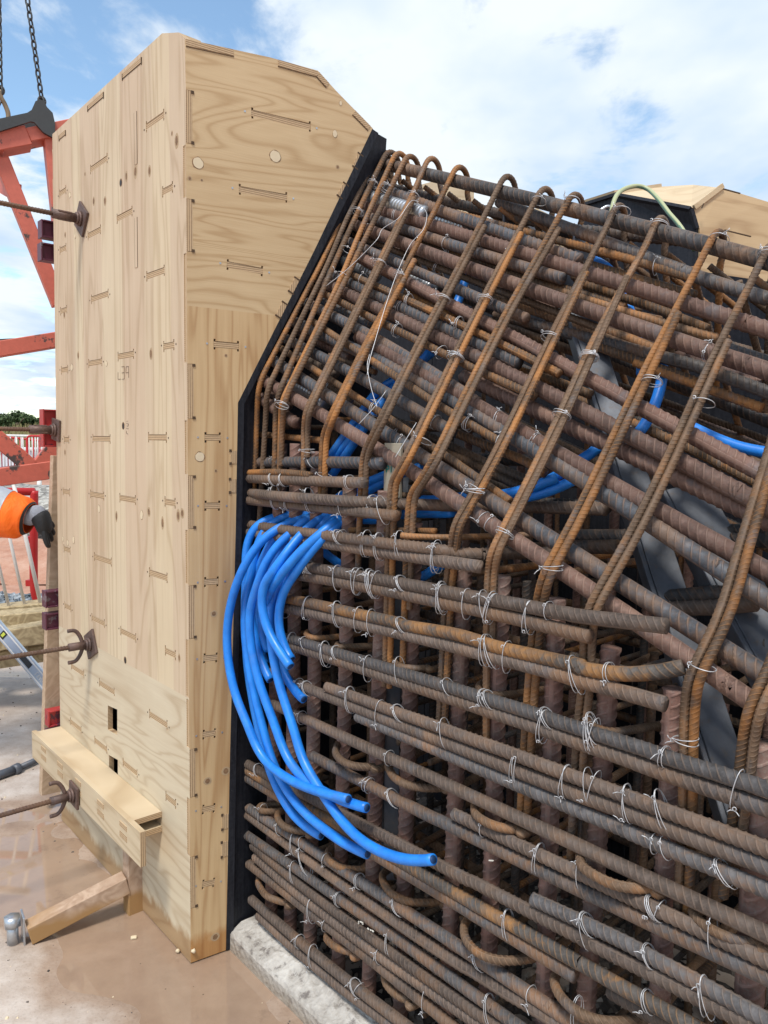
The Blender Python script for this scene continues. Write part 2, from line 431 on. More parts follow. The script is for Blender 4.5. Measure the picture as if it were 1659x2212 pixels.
def flat_steel():
    b = MB('mill_scale_steel', .5, .35); c = b.co()
    n = b.noise(c, 6, 6, .65); m = b.noise(c, 60, 4, .7)
    col = b.ramp(n, [(.35, (.060, .066, .080)), (.55, (.105, .115, .138)), (.72, (.165, .175, .20))])
    col = b.mix(b.ramp(m, [(.55, 0.0), (.75, .6)]), col, (.12, .085, .06)); b.set('Base Color', col); b.bump(m, .2, .002); return b.done()
M['plate'] = flat_steel()
M['zinc'] = simple('galvanised_steel', (.55, .58, .62), .35, .8, .2, 30)
M['wire'] = simple('tie_wire', (.62, .62, .64), .45, .4, .35, 40)
M['pipe'] = MB('blue_plastic', .38, 0, .5)
_b = M['pipe']; _n = _b.noise(_b.co(), 25, 5, .65)
_b.set('Base Color', _b.ramp(_n, [(.3, (.010, .165, .62)), (.7, (.018, .255, .84))]))
_d = _b.noise(_b.co(), 9, 7, .75); _b.set('Base Color', _b.mix(_b.ramp(_d, [(.56, 0.0), (.72, .35)]), _b.ramp(_n, [(.3, (.010, .165, .62)), (.7, (.018, .255, .84))]), (.16, .24, .38))); _b.set('Roughness', _b.ramp(_d, [(.4, .34), (.7, .62)])); _b.bump(_b.noise(_b.co(), 220, 2, .5), .05, .001); M['pipe'] = _b.done()
M['bore_shade'] = simple('blue_plastic_bore_shade', (.006, .045, .15), .6)  # darkened blue, painting the shade inside the open pipe ends
def film():
    b = MB('black_film_plywood', .55, 0, .22); c = b.co()
    n = b.noise(c, 90, 5, .7); k = b.noise(b.co(scale=(40, 40, 2)), 3, 4, .6)
    col = b.ramp(b.math('ADD', b.math('MULTIPLY', n, .5), b.math('MULTIPLY', k, .5)), [(.4, (.010, .011, .016)), (.62, (.026, .028, .036))])
    sc = b.vor(b.co(), 55, 0); col = b.mix(b.ramp(sc, [(.02, .5), (.05, 0.0)]), col, (.25, .24, .22))
    b.set('Base Color', col); b.bump(n, .1, .002); return b.done()
M['film'] = film()
A_SIDE, A_END = rad(-131.1), rad(-33)
def rotx(p, ang):   # x of a world point in the turned frame used by the mapping node
    return p[0]*math.cos(ang)-p[1]*math.sin(ang)
# veneer strips of the side panel, read from the picture
_xs = [rotx(at(u, 800, PL), A_SIDE) for u in (113, 165, 182, 224, 268, 314, 334, 371, 402)]
x0_, x1_ = min(_xs), max(_xs); w_ = x1_-x0_
_cols = [(.98, .925, .89), (1.05, 1.05, 1.0), (.97, .915, .885), (1.05, 1.04, 1.0), (.965, .90, .87), (.99, .95, .91), (1.05, 1.03, .97), (.965, .91, .88)]
_st = sorted([((x-x0_)/w_, i) for i, x in enumerate(_xs)])
inc = _xs[0] < _xs[-1]
stops = []
for k in range(8):
    pos = _st[k][0]; ci = k if inc else 7-k
    stops.append((max(0.0, pos), _cols[ci]))
M['side'] = plywood('side_plywood', (.63, .525, .385), (.43, .32, .205), 'z', .5, 11, 1, dict(ang=A_SIDE, x0=x0_, w=w_, stops=stops, z=-9))
M['side_low'] = plywood('side_plywood_low', (.63, .54, .395), (.45, .34, .22), 'x', .6, 12, 2.2, dict(ang=A_SIDE, x0=x0_, w=w_, stops=[(0.0, (1, 1, 1)), (1.0, (1, 1, 1))], z=9), stain=(.62, .45, .30))
M['end_top'] = plywood('end_plywood_top', (.61, .455, .27), (.40, .25, .12), 'x', .55, 21, 3)
M['end_low'] = plywood('end_plywood_low', (.60, .43, .24), (.38, .215, .095), 'z', .6, 16, 4.4, stain=(.72, .5, .30))
M['ply'] = plywood('loose_plywood', (.60, .49, .34), (.42, .31, .19), 'x', .7, 9, 5)
M['roof'] = plywood('roof_plywood', (.62, .48, .31), (.45, .32, .18), 'x', .5, 7, 6)
M['edge'] = ply_edge('plywood_edge_flat', 'z', .0027)
M['edge_v'] = ply_edge('plywood_edge_upright', 'x', .0030)
M['patch'] = simple('veneer_patch', (.70, .58, .40), .7, 0, .08, 60)
M['gap'] = simple('shadowed_groove_wood', (.10, .062, .035), .9, 0, .4, 60)  # dark brown puts the shade of grooves and cuts into colour; screws share it
def timber(name, light, dark, seed=0, wet=False):
    b = MB(name, .7, 0, .25)
    g = b.noise(b.co(scale=(3, 3, 3), loc=(seed, 0, 0)), 2.2, 3, .5, .6)
    fr = b.math('ABSOLUTE', b.math('SUBTRACT', b.math('MULTIPLY', b.math('FRACT', b.math('MULTIPLY', g, 9.0)), 2.0), 1.0))
    n = b.noise(b.co(), 70, 5, .65)
    f = b.math('ADD', b.math('MULTIPLY', fr, .5), b.math('MULTIPLY', n, .5))
    col = b.ramp(f, [(.2, light), (.85, dark)])
    if wet:
        z = b.sep(b.co())[2]; w = b.math('ADD', z, b.math('MULTIPLY', b.noise(b.co(), 12, 3, .6), -.05))
        col = b.mix(b.ramp(w, [(.03, 1.0), (.06, 0.0)]), col, (.36, .21, .09))
    b.set('Base Color', col); b.bump(n, .15, .002); return b.done()
M['timber'] = timber('sawn_timber', (.55, .41, .29), (.42, .30, .20), 1)
M['brace'] = timber('wet_sawn_timber', (.52, .38, .28), (.36, .24, .165), 2, True)
M['oldwood'] = timber('weathered_timber', (.50, .40, .24), (.27, .20, .11), 3)
def rusty_paint(name, paint, dark, amt=.5, rough=.55, sc=1.0):
    b = MB(name, rough); n = b.noise(b.co(), 5*sc, 8, .68); m = b.noise(b.co(), 45, 5, .6)
    col = b.mix(b.ramp(m, [(.35, 0.0), (.7, .45)]), paint, tuple(x*.7 for x in paint))
    col = b.mix(b.ramp(n, [(.66-.2*amt, 0.0), (.685-.2*amt, 1.0)]), col, dark)
    b.set('Base Color', col); b.bump(n, .2, .004); return b.done()
M['redframe'] = rusty_paint('red_oxide_paint', (.60, .145, .095), (.075, .055, .05), .42)
M['darkframe'] = rusty_paint('worn_dark_steel', (.045, .048, .050), (.13, .12, .105), .35)
M['maroon'] = rusty_paint('maroon_paint', (.10, .022, .045), (.17, .13, .15), .45, .45, 2.5)
M['maroon_red'] = rusty_paint('bright_red_paint', (.42, .035, .035), (.10, .03, .05), .45, .45, 2.5)
M['hook'] = simple('worn_hook_steel', (.30, .22, .14), .5, .5, .5, 20)
M['rod'] = steel('rusty_tie_rod', (.12, .065, .045), (.19, .105, .068), (.15, .075, .045), .4, ribbed=False)
M['rplate'] = simple('rusty_plate', (.17, .105, .085), .55, .3, .6, 16, .3, c2=(.085, .06, .055))
M['white'] = simple('white_paint', (.72, .70, .67), .45, 0, .12, 20)
M['redbar'] = simple('red_barrier_paint', (.52, .018, .020), .45, 0, .2, 10)
M['alu'] = simple('aluminium', (.52, .57, .64), .32, .75, .15, 8)
M['black'] = simple('black_plastic', (.012, .012, .014), .5)
M['yellow'] = simple('yellow_vial', (.65, .72, .08), .3)
M['cable'] = MB('green_yellow_cable', .45); _b = M['cable']
_s = _b.attr('rib'); _b.set('Base Color', _b.ramp(_s, [(.49, (.15, .27, .19)), (.5, (.40, .43, .24))], 'CONSTANT')); M['cable'] = _b.done()
def hivis(name, c, c2):
    b = MB(name, .75); n = b.noise(b.co(), 7, 5, .55, .8)
    b.set('Base Color', b.ramp(n, [(.35, c2), (.6, c)])); b.bump(b.noise(b.co(scale=(1, 1, .5)), 9, 4, .55, 1.0), .6, .03); return b.done()
M['orangecloth'] = hivis('orange_cloth', (.95, .16, .004), (.80, .11, .003))
M['reflective'] = simple('reflective_tape', (.50, .54, .60), .35, .3, .15, 30)
M['greycloth'] = simple('grey_knit', (.36, .38, .44), .9, 0, .2, 90, .4)
M['glove'] = simple('black_glove', (.016, .017, .020), .55, 0, .3, 40, .4)
M['trousers'] = simple('navy_cloth', (.03, .035, .06), .85, 0, .3, 20)
M['skin'] = simple('skin', (.55, .32, .22), .55, 0, .1, 20)
M['hat'] = simple('white_helmet', (.8, .8, .78), .3)
M['boot'] = simple('boot_leather', (.10, .06, .035), .7)

def slab_mat():
    b = MB('damp_concrete_slab', .6); c = b.co()
    n = b.noise(c, 1.3, 7, .6); m = b.noise(c, 11, 7, .65); g = b.noise(b.co(scale=(1, 1, 1)), 120, 3, .6)
    f = b.math('ADD', b.math('MULTIPLY', n, .6), b.math('MULTIPLY', m, .4))
    col = b.ramp(f, [(.34, (.29, .215, .17)), (.47, (.41, .335, .28)), (.60, (.55, .485, .435))])
    col = b.mix(b.ramp(g, [(.5, 0.0), (.75, .3)]), col, (.20, .14, .10))
    sp = b.vor(c, 38, 0); col = b.mix(b.ramp(sp, [(.03, .7), (.06, 0.0)]), col, (.13, .10, .09))
    # silt left at the water's edge, damp by height
    z = b.sep(c)[2]; wet = b.ramp(z, [(-.012, 1.0), (.006, 0.0)])
    col = b.mix(wet, col, b.mix(1.0, col, (.74, .64, .56), 'MULTIPLY'))
    b.set('Base Color', col); b.set('Roughness', b.ramp(f, [(.35, .38), (.6, .8)])); b.bump(b.math('ADD', m, b.math('MULTIPLY', g, .4)), .25, .006); return b.done()
M['slab'] = slab_mat()
def water_mat():
    b = MB('muddy_water', .03, 0, 1.0); c = b.co()
    n = b.noise(c, .9, 4, .5); m = b.noise(c, 14, 5, .65)
    f = b.math('ADD', b.math('MULTIPLY', n, .7), b.math('MULTIPLY', m, .3))
    col = b.ramp(f, [(.36, (.30, .205, .145)), (.6, (.40, .285, .205))])
    col = b.mix(b.ramp(b.noise(c, 5, 7, .7), [(.60, 0.0), (.72, .45)]), col, (.16, .11, .085))
    col = b.mix(b.ramp(b.vor(c, 17, 0), [(.03, .8), (.05, 0.0)]), col, (.10, .075, .06))
    b.set('Base Color', col); b.set('Alpha', .93)
    b.bump(b.noise(b.co(scale=(1, 1, 1)), 2.2, 2, .4), .02, .02); return b.done()
M['water'] = water_mat()
def kerb_mat():
    b = MB('rough_concrete', .85); c = b.co(); n = b.noise(c, 22, 8, .7); m = b.noise(c, 4, 4, .6); v = b.vor(c, 60, 0)
    col = b.ramp(b.math('ADD', b.math('MULTIPLY', n, .5), b.math('MULTIPLY', m, .5)), [(.36, (.30, .27, .24)), (.6, (.60, .57, .53))])
    col = b.mix(b.ramp(n, [(.36, .9), (.44, 0.0)]), col, (.16, .14, .13))
    z = b.sep(c)[2]; col = b.mix(b.ramp(z, [(.01, .85), (.055, 0.0)]), col, (.33, .27, .21))
    b.set('Base Color', col); b.bump(b.math('ADD', n, b.math('MULTIPLY', v, .5)), .8, .012); return b.done()
M['kerb'] = kerb_mat()
def rubble_mat():
    b = MB('dark_rubble', .9); c = b.co(); n = b.noise(c, 9, 7, .65); v = b.vor(c, 45, 1)
    sp = b.sep(v)[0]
    col = b.ramp(b.math('ADD', b.math('MULTIPLY', n, .6), b.math('MULTIPLY', sp, .4)), [(.35, (.035, .030, .028)), (.65, (.13, .11, .095)), (.85, (.26, .23, .2))])
    b.set('Base Color', col); b.bump(n, .8, .02); return b.done()
M['rubble'] = rubble_mat()
def earth_mat():
    b = MB('red_earth', .95); c = b.co(); n = b.noise(b.co(scale=(.35, 1.6, 1)), 1.2, 8, .65); m = b.noise(c, 9, 6, .65)
    y = b.sep(c)[1]
    col = b.ramp(b.math('ADD', b.math('MULTIPLY', n, .6), b.math('MULTIPLY', m, .4)), [(.35, (.30, .135, .085)), (.5, (.42, .22, .15)), (.65, (.50, .31, .23))])
    b.set('Base Color', col); b.bump(m, .6, .05); return b.done()
M['earth'] = earth_mat()
def gravel_mat(name, a, c_, d):
    b = MB(name, .85); c = b.co(); v = b.vor(c, 14, 1); n = b.noise(c, 2, 5, .6)
    col = b.ramp(b.math('ADD', b.math('MULTIPLY', b.sep(v)[0], .6), b.math('MULTIPLY', n, .4)), [(.25, a), (.5, c_), (.75, d)])
    b.set('Base Color', col); b.bump(b.vor(c, 14, 0), .9, .05); return b.done()
M['gravel'] = gravel_mat('grey_gravel', (.13, .12, .11), (.30, .28, .25), (.46, .44, .40))
M['stone'] = gravel_mat('blue_grey_stone', (.10, .12, .14), (.25, .28, .31), (.42, .45, .48))
M['grass'] = simple('dry_grass', (.42, .34, .17), .95, 0, .35, 3, c2=(.20, .20, .08))
M['leaf'] = simple('tree_leaves', (.075, .115, .035), .8, 0, .5, 3, c2=(.030, .055, .018))
M['bark'] = simple('bark', (.12, .09, .06), .9, 0, .3, 10)
M['container'] = simple('white_container', (.66, .72, .80), .5, 0, .1, 2)
M['ink'] = simple('pencil_line', (.16, .10, .07), .9)
M['teal'] = simple('teal_marker', (.02, .28, .26), .7)
M['paintspot'] = simple('white_paint_marks', (.7, .68, .62), .7)

# ================================================================== GROUND
PUD = [tuple(at(u, v, GND)[:2]) for u, v in ((-420, 1760), (-60, 1772), (60, 1768), (150, 1790), (150, 1700), (420, 2075), (500, 2050), (640, 2190), (900, 2400), (900, 2700), (420, 2560), (150, 2230), (95, 2080), (10, 2010), (-80, 1990), (-400, 2020))]
def in_poly_dist(X, Y, poly):
    """signed distance, negative inside"""
    P = np.array(poly); n = len(P); d = np.full(X.shape, 1e9); inside = np.zeros(X.shape, bool)
    for i in range(n):
        a, b = P[i], P[(i+1) % n]; e = b-a
        wx, wy = X-a[0], Y-a[1]; t = np.clip((wx*e[0]+wy*e[1])/(e@e), 0, 1)
        d = np.minimum(d, np.hypot(wx-e[0]*t, wy-e[1]*t))
        c = ((a[1] <= Y) & (b[1] > Y)) | ((b[1] <= Y) & (a[1] > Y))
        with np.errstate(divide='ignore', invalid='ignore'):
            xi = a[0]+(Y-a[1])/(e[1] if e[1] else 1e-9)*e[0]
        inside ^= c & (X < xi)
    return np.where(inside, -d, d)
def vnoise(X, Y, sc, seed=0):
    r = np.random.RandomState(seed); g = r.rand(64, 64)
    x = X*sc+31.3; y = Y*sc+17.7; xi = np.floor(x).astype(int); yi = np.floor(y).astype(int); fx = x-xi; fy = y-yi
    fx = fx*fx*(3-2*fx); fy = fy*fy*(3-2*fy); G = lambda i, j: g[i % 64, j % 64]
    return (G(xi, yi)*(1-fx)+G(xi+1, yi)*fx)*(1-fy)+(G(xi, yi+1)*(1-fx)+G(xi+1, yi+1)*fx)*fy
def grid(name, xs, ys, zf, mat, kind='structure', parent=None):
    X, Y = np.meshgrid(xs, ys, indexing='ij'); Z = zf(X, Y); nx, ny = X.shape
    v = np.stack([X, Y, Z], -1).reshape(-1, 3); i = np.arange(nx-1)[:, None]*ny; j = np.arange(ny-1)[None, :]
    f = np.stack([i+j, i+ny+j, i+ny+j+1, i+j+1], -1).reshape(-1, 4)
    o = mesh_np(name, v, f, mat, parent)
    if kind: tag(o, kind=kind)
    return o
def slab_z(X, Y):
    d = in_poly_dist(X, Y, PUD)+(vnoise(X, Y, 3.2, 1)-.5)*.30+(vnoise(X, Y, 9, 2)-.5)*.10
    z = np.clip(d*.09, -.014, .012)
    return z+(vnoise(X, Y, 17, 3)-.5)*.0022-.002
grid('concrete_slab', np.linspace(-5, 3, 200), np.linspace(-1.5, 4.95, 220), slab_z, M['slab'])
bm = bmesh.new()
for a, b, c, d in ((-3.6, -.9, 2.6, 5.4),):
    v = [bm.verts.new(p) for p in ((a, b, -.0045), (c, b, -.0045), (c, d, -.0045), (a, d, -.0045))]; bm.faces.new(v)
tag(obj_bm('puddle_water', bm, M['water']), kind='structure')
bm = bmesh.new(); v = [bm.verts.new(p) for p in ((-700, -300, -.09), (700, -300, -.09), (700, 1200, -.09), (-700, 1200, -.09))]; bm.faces.new(v)
tag(obj_bm('red_earth_ground', bm, M['earth']), kind='structure')

# kerb of rough concrete at the foot of the pier
KD1 = -D1
def kpt(s, t, z): return G1+KD1*s+NIN*t+UP*z
def kerb():
    prof = [(0.0, -.02), (0.0, .048), (.006, .056), (.02, .062), (.04, .070), (.06, .078), (.085, .086), (.11, .092), (.13, .088), (.15, .060), (.17, .02)]
    ss = np.linspace(-.02, 2.4, 420); verts = []
    r = np.random.RandomState(3)
    for s in ss:
        for k, (t, z) in enumerate(prof):
            a = 1.0 if 4 <= k <= 9 else .06
            nz = (vnoise(np.array(s), np.array(t), 38, 5)-.5)*.016+(vnoise(np.array(s), np.array(t), 14, 6)-.5)*.014+(r.rand()-.5)*.003
            nt = (vnoise(np.array(s), np.array(z), 26, 7)-.5)*.014
            verts.append(kpt(s, t+nt*a*(k > 1), z+nz*a*(k > 1)+(vnoise(np.array(s), np.array(0.), 5, 8)-.5)*.01*(k == 1)))
    n = len(prof); f = [(i*n+j, (i+1)*n+j, (i+1)*n+j+1, i*n+j+1) for i in range(len(ss)-1) for j in range(n-1)]
    tag(mesh_np('concrete_kerb', np.array(verts), np.array(f), M['kerb'], smooth=False), 'rough pale concrete kerb along the foot of the steel cage beside the puddle', 'kerb')
kerb()
# dark blinding inside the kerb
_s = np.linspace(-.5, 2.6, 150); _t = np.linspace(.13, 1.6, 90)
S_, T_ = np.meshgrid(_s, _t, indexing='ij')
Z_ = .015+(vnoise(S_, T_, 22, 11)-.5)*.045+(vnoise(S_, T_, 60, 12)-.5)*.02
v_ = (G1[None, None]+KD1*S_[..., None]+NIN*T_[..., None]+UP*Z_[..., None]).reshape(-1, 3)
i_ = np.arange(149)[:, None]*90; j_ = np.arange(89)[None, :]
f_ = np.stack([i_+j_, i_+90+j_, i_+91+j_, i_+j_+1], -1).reshape(-1, 4)
tag(mesh_np('rubble_floor', v_, f_, M['rubble'], smooth=False), kind='structure')

# ================================================================== FORMWORK BOX
def tz(t, z, base=G0, d=D1): return base+d*t+UP*z
def pl_tz(u, v): X = at(u, v, PL); return float(np.dot(X-G0, D1)), float(X[2])
def pf_tz(u, v): X = at(u, v, PF); return float(np.dot(X-G0, D2)), float(X[2])
TH = .018
box = thing('formwork_box', G0, 'tall pale plywood formwork box with slotted joints, standing left of the steel cage', 'formwork')
NE = perp(D2)                    # into the box from the end panel
if np.dot(NE, V(0, 1, 0)) < 0: NE = -NE
def slot_loop(t0, t1, zc, h=.0185, n=.007, e=.006):
    z0, z1 = zc-h/2, zc+h/2
    return [(t0, z0-n), (t0+e, z0-n), (t0+e, z0), (t1-e, z0), (t1-e, z0-n), (t1, z0-n), (t1, z1+n), (t1-e, z1+n), (t1-e, z1), (t1-.0001-e, z1), (t0+e, z1), (t0+e, z1+n), (t0, z1+n)]
side_slots = []
for row in (('1', 597, 1125, 710, 1040), ('1', 965, 845, 1085, 750), ('1', 393, 1285, 437, 1250), ('1', 1073, 1280, 1142, 1225), ('1', 772, 1455, 875, 1385),
            ('1', 580, 1570, 667, 1505), ('1', 395, 1655, 438, 1635), ('3', 603, 325, 717, 275), ('3', 968, 175, 1088, 120), ('3', 399, 400, 443, 385),
            ('3', 404, 790, 450, 780), ('3', 585, 745, 675, 728), ('3', 778, 700, 885, 678), ('3', 1080, 635, 1152, 617), ('3', 612, 1242, 730, 1240),
            ('3', 980, 1232, 1102, 1232), ('3', 422, 1247, 457, 1247), ('3', 415, 1590, 463, 1592), ('3', 597, 1605, 688, 1622), ('3', 790, 1630, 898, 1648),
            ('3', 1088, 1655, 1160, 1670), ('4', 421, 308, 466, 320), ('4', 622, 362, 738, 398), ('4', 986, 465, 1107, 502), ('4', 427, 685, 470, 702),
            ('4', 606, 765, 693, 803), ('4', 796, 850, 900, 900), ('4', 1091, 980, 1162, 1015), ('4', 470, 1085, 556, 1135), ('4', 655, 1195, 757, 1255),
            ('4', 987, 1400, 1107, 1475), ('4', 465, 1450, 538, 1505), ('4', 625, 1575, 708, 1635), ('5', 738, 55, 826, 125), ('5', 995, 255, 1058, 310)):
    (u0, v0), (u1, v1) = seq(*row)
    a, b = pl_tz(u0, v0), pl_tz(u1, v1); side_slots.append((min(a[0], b[0]), max(a[0], b[0]), (a[1]+b[1])/2))
Z_SPLIT = pl_tz(399, 1499)[1]; Z_SPLIT = (Z_SPLIT+pl_tz(126, 1354)[1])/2
side_holes = [[pl_tz(*p) for p in seq('4', 713, 1345, 775, 1372, 775, 1540, 713, 1505)], [pl_tz(*p) for p in seq('5', 655, 12, 708, 42, 708, 188, 655, 145)]]
side_out = [pl_tz(*p) for p in ((386, 70), (350, 72), (113, 290))]
t_left = pl_tz(133, 1784)[0]
# finger joints up the corner: height ranges where the side panel's fingers show on the end panel
fing = [(pf_tz(403, b)[1], pf_tz(403, a)[1]) for a, b in ((193, 309), (428, 543), (785, 905), (1027, 1143), (1265, 1381), (1620, 1725), (1854, 1966))]
fing.sort()
def other(rs, z0, z1):
    out = []; z = z0
    for a, b in rs: out.append((z, a)); z = b
    out.append((z, z1)); return out
rest = other(fing, 0.0, 2.694)
def side_edge(z0, z1):
    """corner edge of the side panel, going up, notched where the end panel's fingers pass"""
    pts = []
    for a, b in rest:
        a2, b2 = max(a, z0), min(b, z1)
        if b2-a2 < .01: continue
        if b2-a2 > .05 and a2 > 0.3 and b2 < 2.6: pts += [(0, a2+.004), (TH*.95, a2+.004), (TH*.95, b2-.004), (0, b2-.004)]
    return [(0, z0)]+[p for p in pts if z0 < p[1] < z1]+[(0, z1)]
def build_side():
    lowslots = [s for s in side_slots if s[2] < Z_SPLIT]; upslots = [s for s in side_slots if s[2] >= Z_SPLIT]
    tl = lambda z: t_left+(side_out[2][0]-t_left)*z/side_out[2][1]
    P3 = lambda pts: [tz(t, z) for t, z in pts]
    low = side_edge(0.0, Z_SPLIT)+[(tl(Z_SPLIT), Z_SPLIT), (tl(0), 0.0)]
    up = side_edge(Z_SPLIT, 2.694)+[side_out[0], side_out[1], (tl(side_out[2][1]), side_out[2][1]), (tl(Z_SPLIT), Z_SPLIT)]
    prism('side_panel', P3(low), NIN*TH, None, box, [P3(slot_loop(*s)) for s in lowslots]+[P3(h) for h in side_holes], mats=[M['side_low'], M['edge']])
    prism('side_panel', P3(up), NIN*TH, None, box, [P3(slot_loop(*s)) for s in upslots], mats=[M['side'], M['edge']])
    for t0, t1, zc in side_slots:
        obox('tenon', tz((t0+t1)/2, zc)+NIN*(TH/2+.0012), D1, NIN, UP, t1-t0-.0008, TH, .0170, M['edge'], box)
        for q in (t0-.012, t1+.012):        # screw heads beside each joint
            if random.random() < .6: obox('screw', tz(q, zc+random.uniform(-.006, .006))-NIN*.0004, D1, NIN, UP, .0045, .001, .0045, M['gap'], box)
build_side()
# upright slots near the top of the side panel: shallow grooved battens
for (u, va, vb) in ((293, 242, 355), (294, 470, 578)):
    a, b = pl_tz(u, va), pl_tz(u+1, vb)
    obox('tenon', tz((a[0]+b[0])/2, (a[1]+b[1])/2)-NIN*.0003, D1, NIN, UP, .018, .002, a[1]-b[1], M['side'], box)
    for sx in (-1, 1): obox('groove', tz((a[0]+b[0])/2+sx*.0095, (a[1]+b[1])/2)-NIN*.0004, D1, NIN, UP, .0012, .002, a[1]-b[1], M['gap'], box)
def disc(name, t, z, rt, rz, mat, base=G0, d=D1, n=-NIN, off=.0006, k=16, wob=.15):
    bm = bmesh.new(); c = base+d*t+UP*z+n*off; vs = []
    for i in range(k):
        a = 2*math.pi*i/k; q = 1+wob*(random.random()-.5); vs.append(bm.verts.new(Vector(c+d*rt*q*math.cos(a)+UP*rz*q*math.sin(a))))
    lo = [bm.verts.new(v.co-Vector(n)*(off+.001)) for v in vs]
    bm.faces.new(vs)
    for i in range(k): bm.faces.new((vs[i], vs[(i+1) % k], lo[(i+1) % k], lo[i]))
    return obj_bm(name, bm, mat, box)
M['knot'] = simple('wood_knot', (.30, .175, .09), .75, 0, .4, 120, c2=(.13, .075, .04))
M['knotring'] = simple('knot_ring', (.46, .33, .20), .75, 0, .2, 80)
for z_, x, y, r1, r2 in (('1', 462, 1290, .010, .010), ('1', 497, 1562, .007, .009), ('3', 475, 770, .012, .012), ('3', 703, 745, .009, .009), ('4', 655, 45, .010, .013),
                         ('4', 936, 85, .011, .014), ('4', 417, 245, .008, .010), ('4', 449, 270, .009, .011), ('4', 487, 252, .010, .014)):
    (uv,) = seq(z_, x, y); t, z = pl_tz(*uv); disc('veneer_patch', t, z, r1*1.12, r2*1.10, M['knot'], off=.0004); disc('veneer_patch', t, z, r1, r2, M['patch'], off=.0008)
for z_, x, y, r1, r2 in (('1', 1168, 930, .010, .017), ('1', 895, 1135, .010, .016), ('1', 988, 1130, .008, .014), ('1', 835, 1165, .007, .013), ('1', 620, 1330, .008, .012), ('1', 694, 1328, .009, .012),
                         ('3', 998, 680, .009, .015), ('4', 770, 95, .007, .015), ('4', 1075, 140, .008, .016), ('4', 1205, 75, .010, .012), ('4', 1178, 90, .010, .015), ('3', 430, 1330, .006, .010), ('4', 984, 65, .009, .012),
                         ('1', 1137, 882, .004, .006), ('1', 562, 1150, .004, .006), ('3', 517, 690, .007, .012), ('3', 425, 420, .007, .012), ('4', 1185, 1030, .006, .011), ('1', 431, 1552, .006, .009)):
    (uv,) = seq(z_, x, y); t, z = pl_tz(*uv); disc('knot', t, z, r1*1.25, r2*1.3, M['knotring'], off=.0003); disc('knot', t, z, r1*.75, r2*.8, M['knot'], off=.0007)
for z_, x, y in (('1', 799, 1207), ('3', 815, 1155), ('4', 828, 1045)):
    (uv,) = seq(z_, x, y); t, z = pl_tz(*uv); disc('bolt_hole', t, z, .0105, .0125, M['knot'], wob=0); disc('bolt_hole', t-.001, z-.0008, .007, .010, M['black'], off=.0009, wob=0)  # flat discs; the black one paints the shade inside the hole
# pencilled letters and cut marks on the side panel
def stroke(pts, mat, parent, P, w=.0013, off=.0007):
    q = [at(u, v, P)-P[1]*off for u, v in pts]
    for a, b in zip(q[:-1], q[1:]): beam('mark', a, b, .0008, w, mat, parent, up=np.cross(b-a, P[1]))
for s in ([(781, 800), (781, 848), (800, 846)], [(805, 765), (823, 763), (823, 803), (807, 806)], [(807, 806), (823, 803), (823, 845), (808, 848)], [(833, 805), (835, 765), (851, 762), (851, 838)], [(834, 805), (851, 802)]):
    stroke(seq('3', *[c for p in s for c in p]), M['ink'], box, PL, .0011)
for s in ([(845, 1125), (838, 1125)], [(836, 1140), (850, 1142), (848, 1158), (838, 1156)], [(836, 1172), (850, 1174)], [(838, 1188), (837, 1205), (848, 1210)]):
    stroke(seq('3', *[c for p in s for c in p]), M['ink'], box, PL, .0009)

# end panel
Z_E = pf_tz(405, 660)[1]
strip_in = [pf_tz(*p) for p in ((488, 2059), (497, 1626), (509, 1151), (514, 870), (678.5, 542), (804, 279))]
strip_out = [pf_tz(*p) for p in ((503, 2055), (510, 1626), (522, 1151), (527, 873), (695, 542), (817, 288))]
strip_in[0] = (strip_in[0][0], 0.0); strip_out[0] = (strip_out[0][0], 0.0)
def pf3(t, z, off=0.0): return G0+D2*t+UP*z-NE*off
top = [pf_tz(*p) for p in ((400, 84), (584, 124), (687, 153), (726, 196), (806, 278))]
def lerp2(a, b, f): return (a[0]+(b[0]-a[0])*f, a[1]+(b[1]-a[1])*f)
def below(p, q, d=.0175):      # point pair shifted into the panel, square to the edge
    ex, ez = q[0]-p[0], q[1]-p[1]; l = math.hypot(ex, ez); return (ez/l*d, -ex/l*d)
notches = [(0, .0, .55), (1, .15, 1.0), (2, .05, .62), (3, .50, .93)]
top_line = []; tabs = []
for i in range(4):
    p, q = top[i], top[i+1]; sh = below(p, q)
    top_line.append(p)
    for k, a, b in notches:
        if k == i:
            A_, B_ = lerp2(p, q, a), lerp2(p, q, b)
            tabs.append((A_, B_, sh))
top_line.append(top[4])
# side-panel fingers notch the end panel's corner edge
left_edge = []
for a, b in reversed(fing): left_edge += [(0, b), (TH, b), (TH, a), (0, a)]
zE = Z_E
kx = strip_in[4]; k5 = strip_in[5]; f_ = (zE-strip_in[3][1])/(strip_in[4][1]-strip_in[3][1]); join = lerp2(strip_in[3], strip_in[4], f_)
end_slots_uv = [('2', 500, 745, 893, 838, 1), ('2', 418, 1250, 738, 1306, 1), ('Z', 490, 571, 568, 586, 1), ('3', 1412, 615, 1580, 630, 0), ('3', 1352, 1232, 1460, 1234, 0), ('4', 1352, 25, 1455, 25, 0),
                ('4', 1350, 530, 1445, 526, 0), ('4', 1345, 1035, 1438, 1028, 0), ('4', 1340, 1540, 1427, 1528, 0), ('5', 1215, 342, 1292, 330, 0), ('5', 1215, 792, 1290, 778, 0)]
def slot_loop2(a, b, h=.0185, n=.006, e=.006):
    a = np.array(a); b = np.array(b); L_ = np.linalg.norm(b-a); x = (b-a)/L_; y = np.array((-x[1], x[0]))
    return [tuple(a+x*p[0]+y*p[1]) for p in slot_loop(0, L_, 0, h, n, e)], L_, x, y
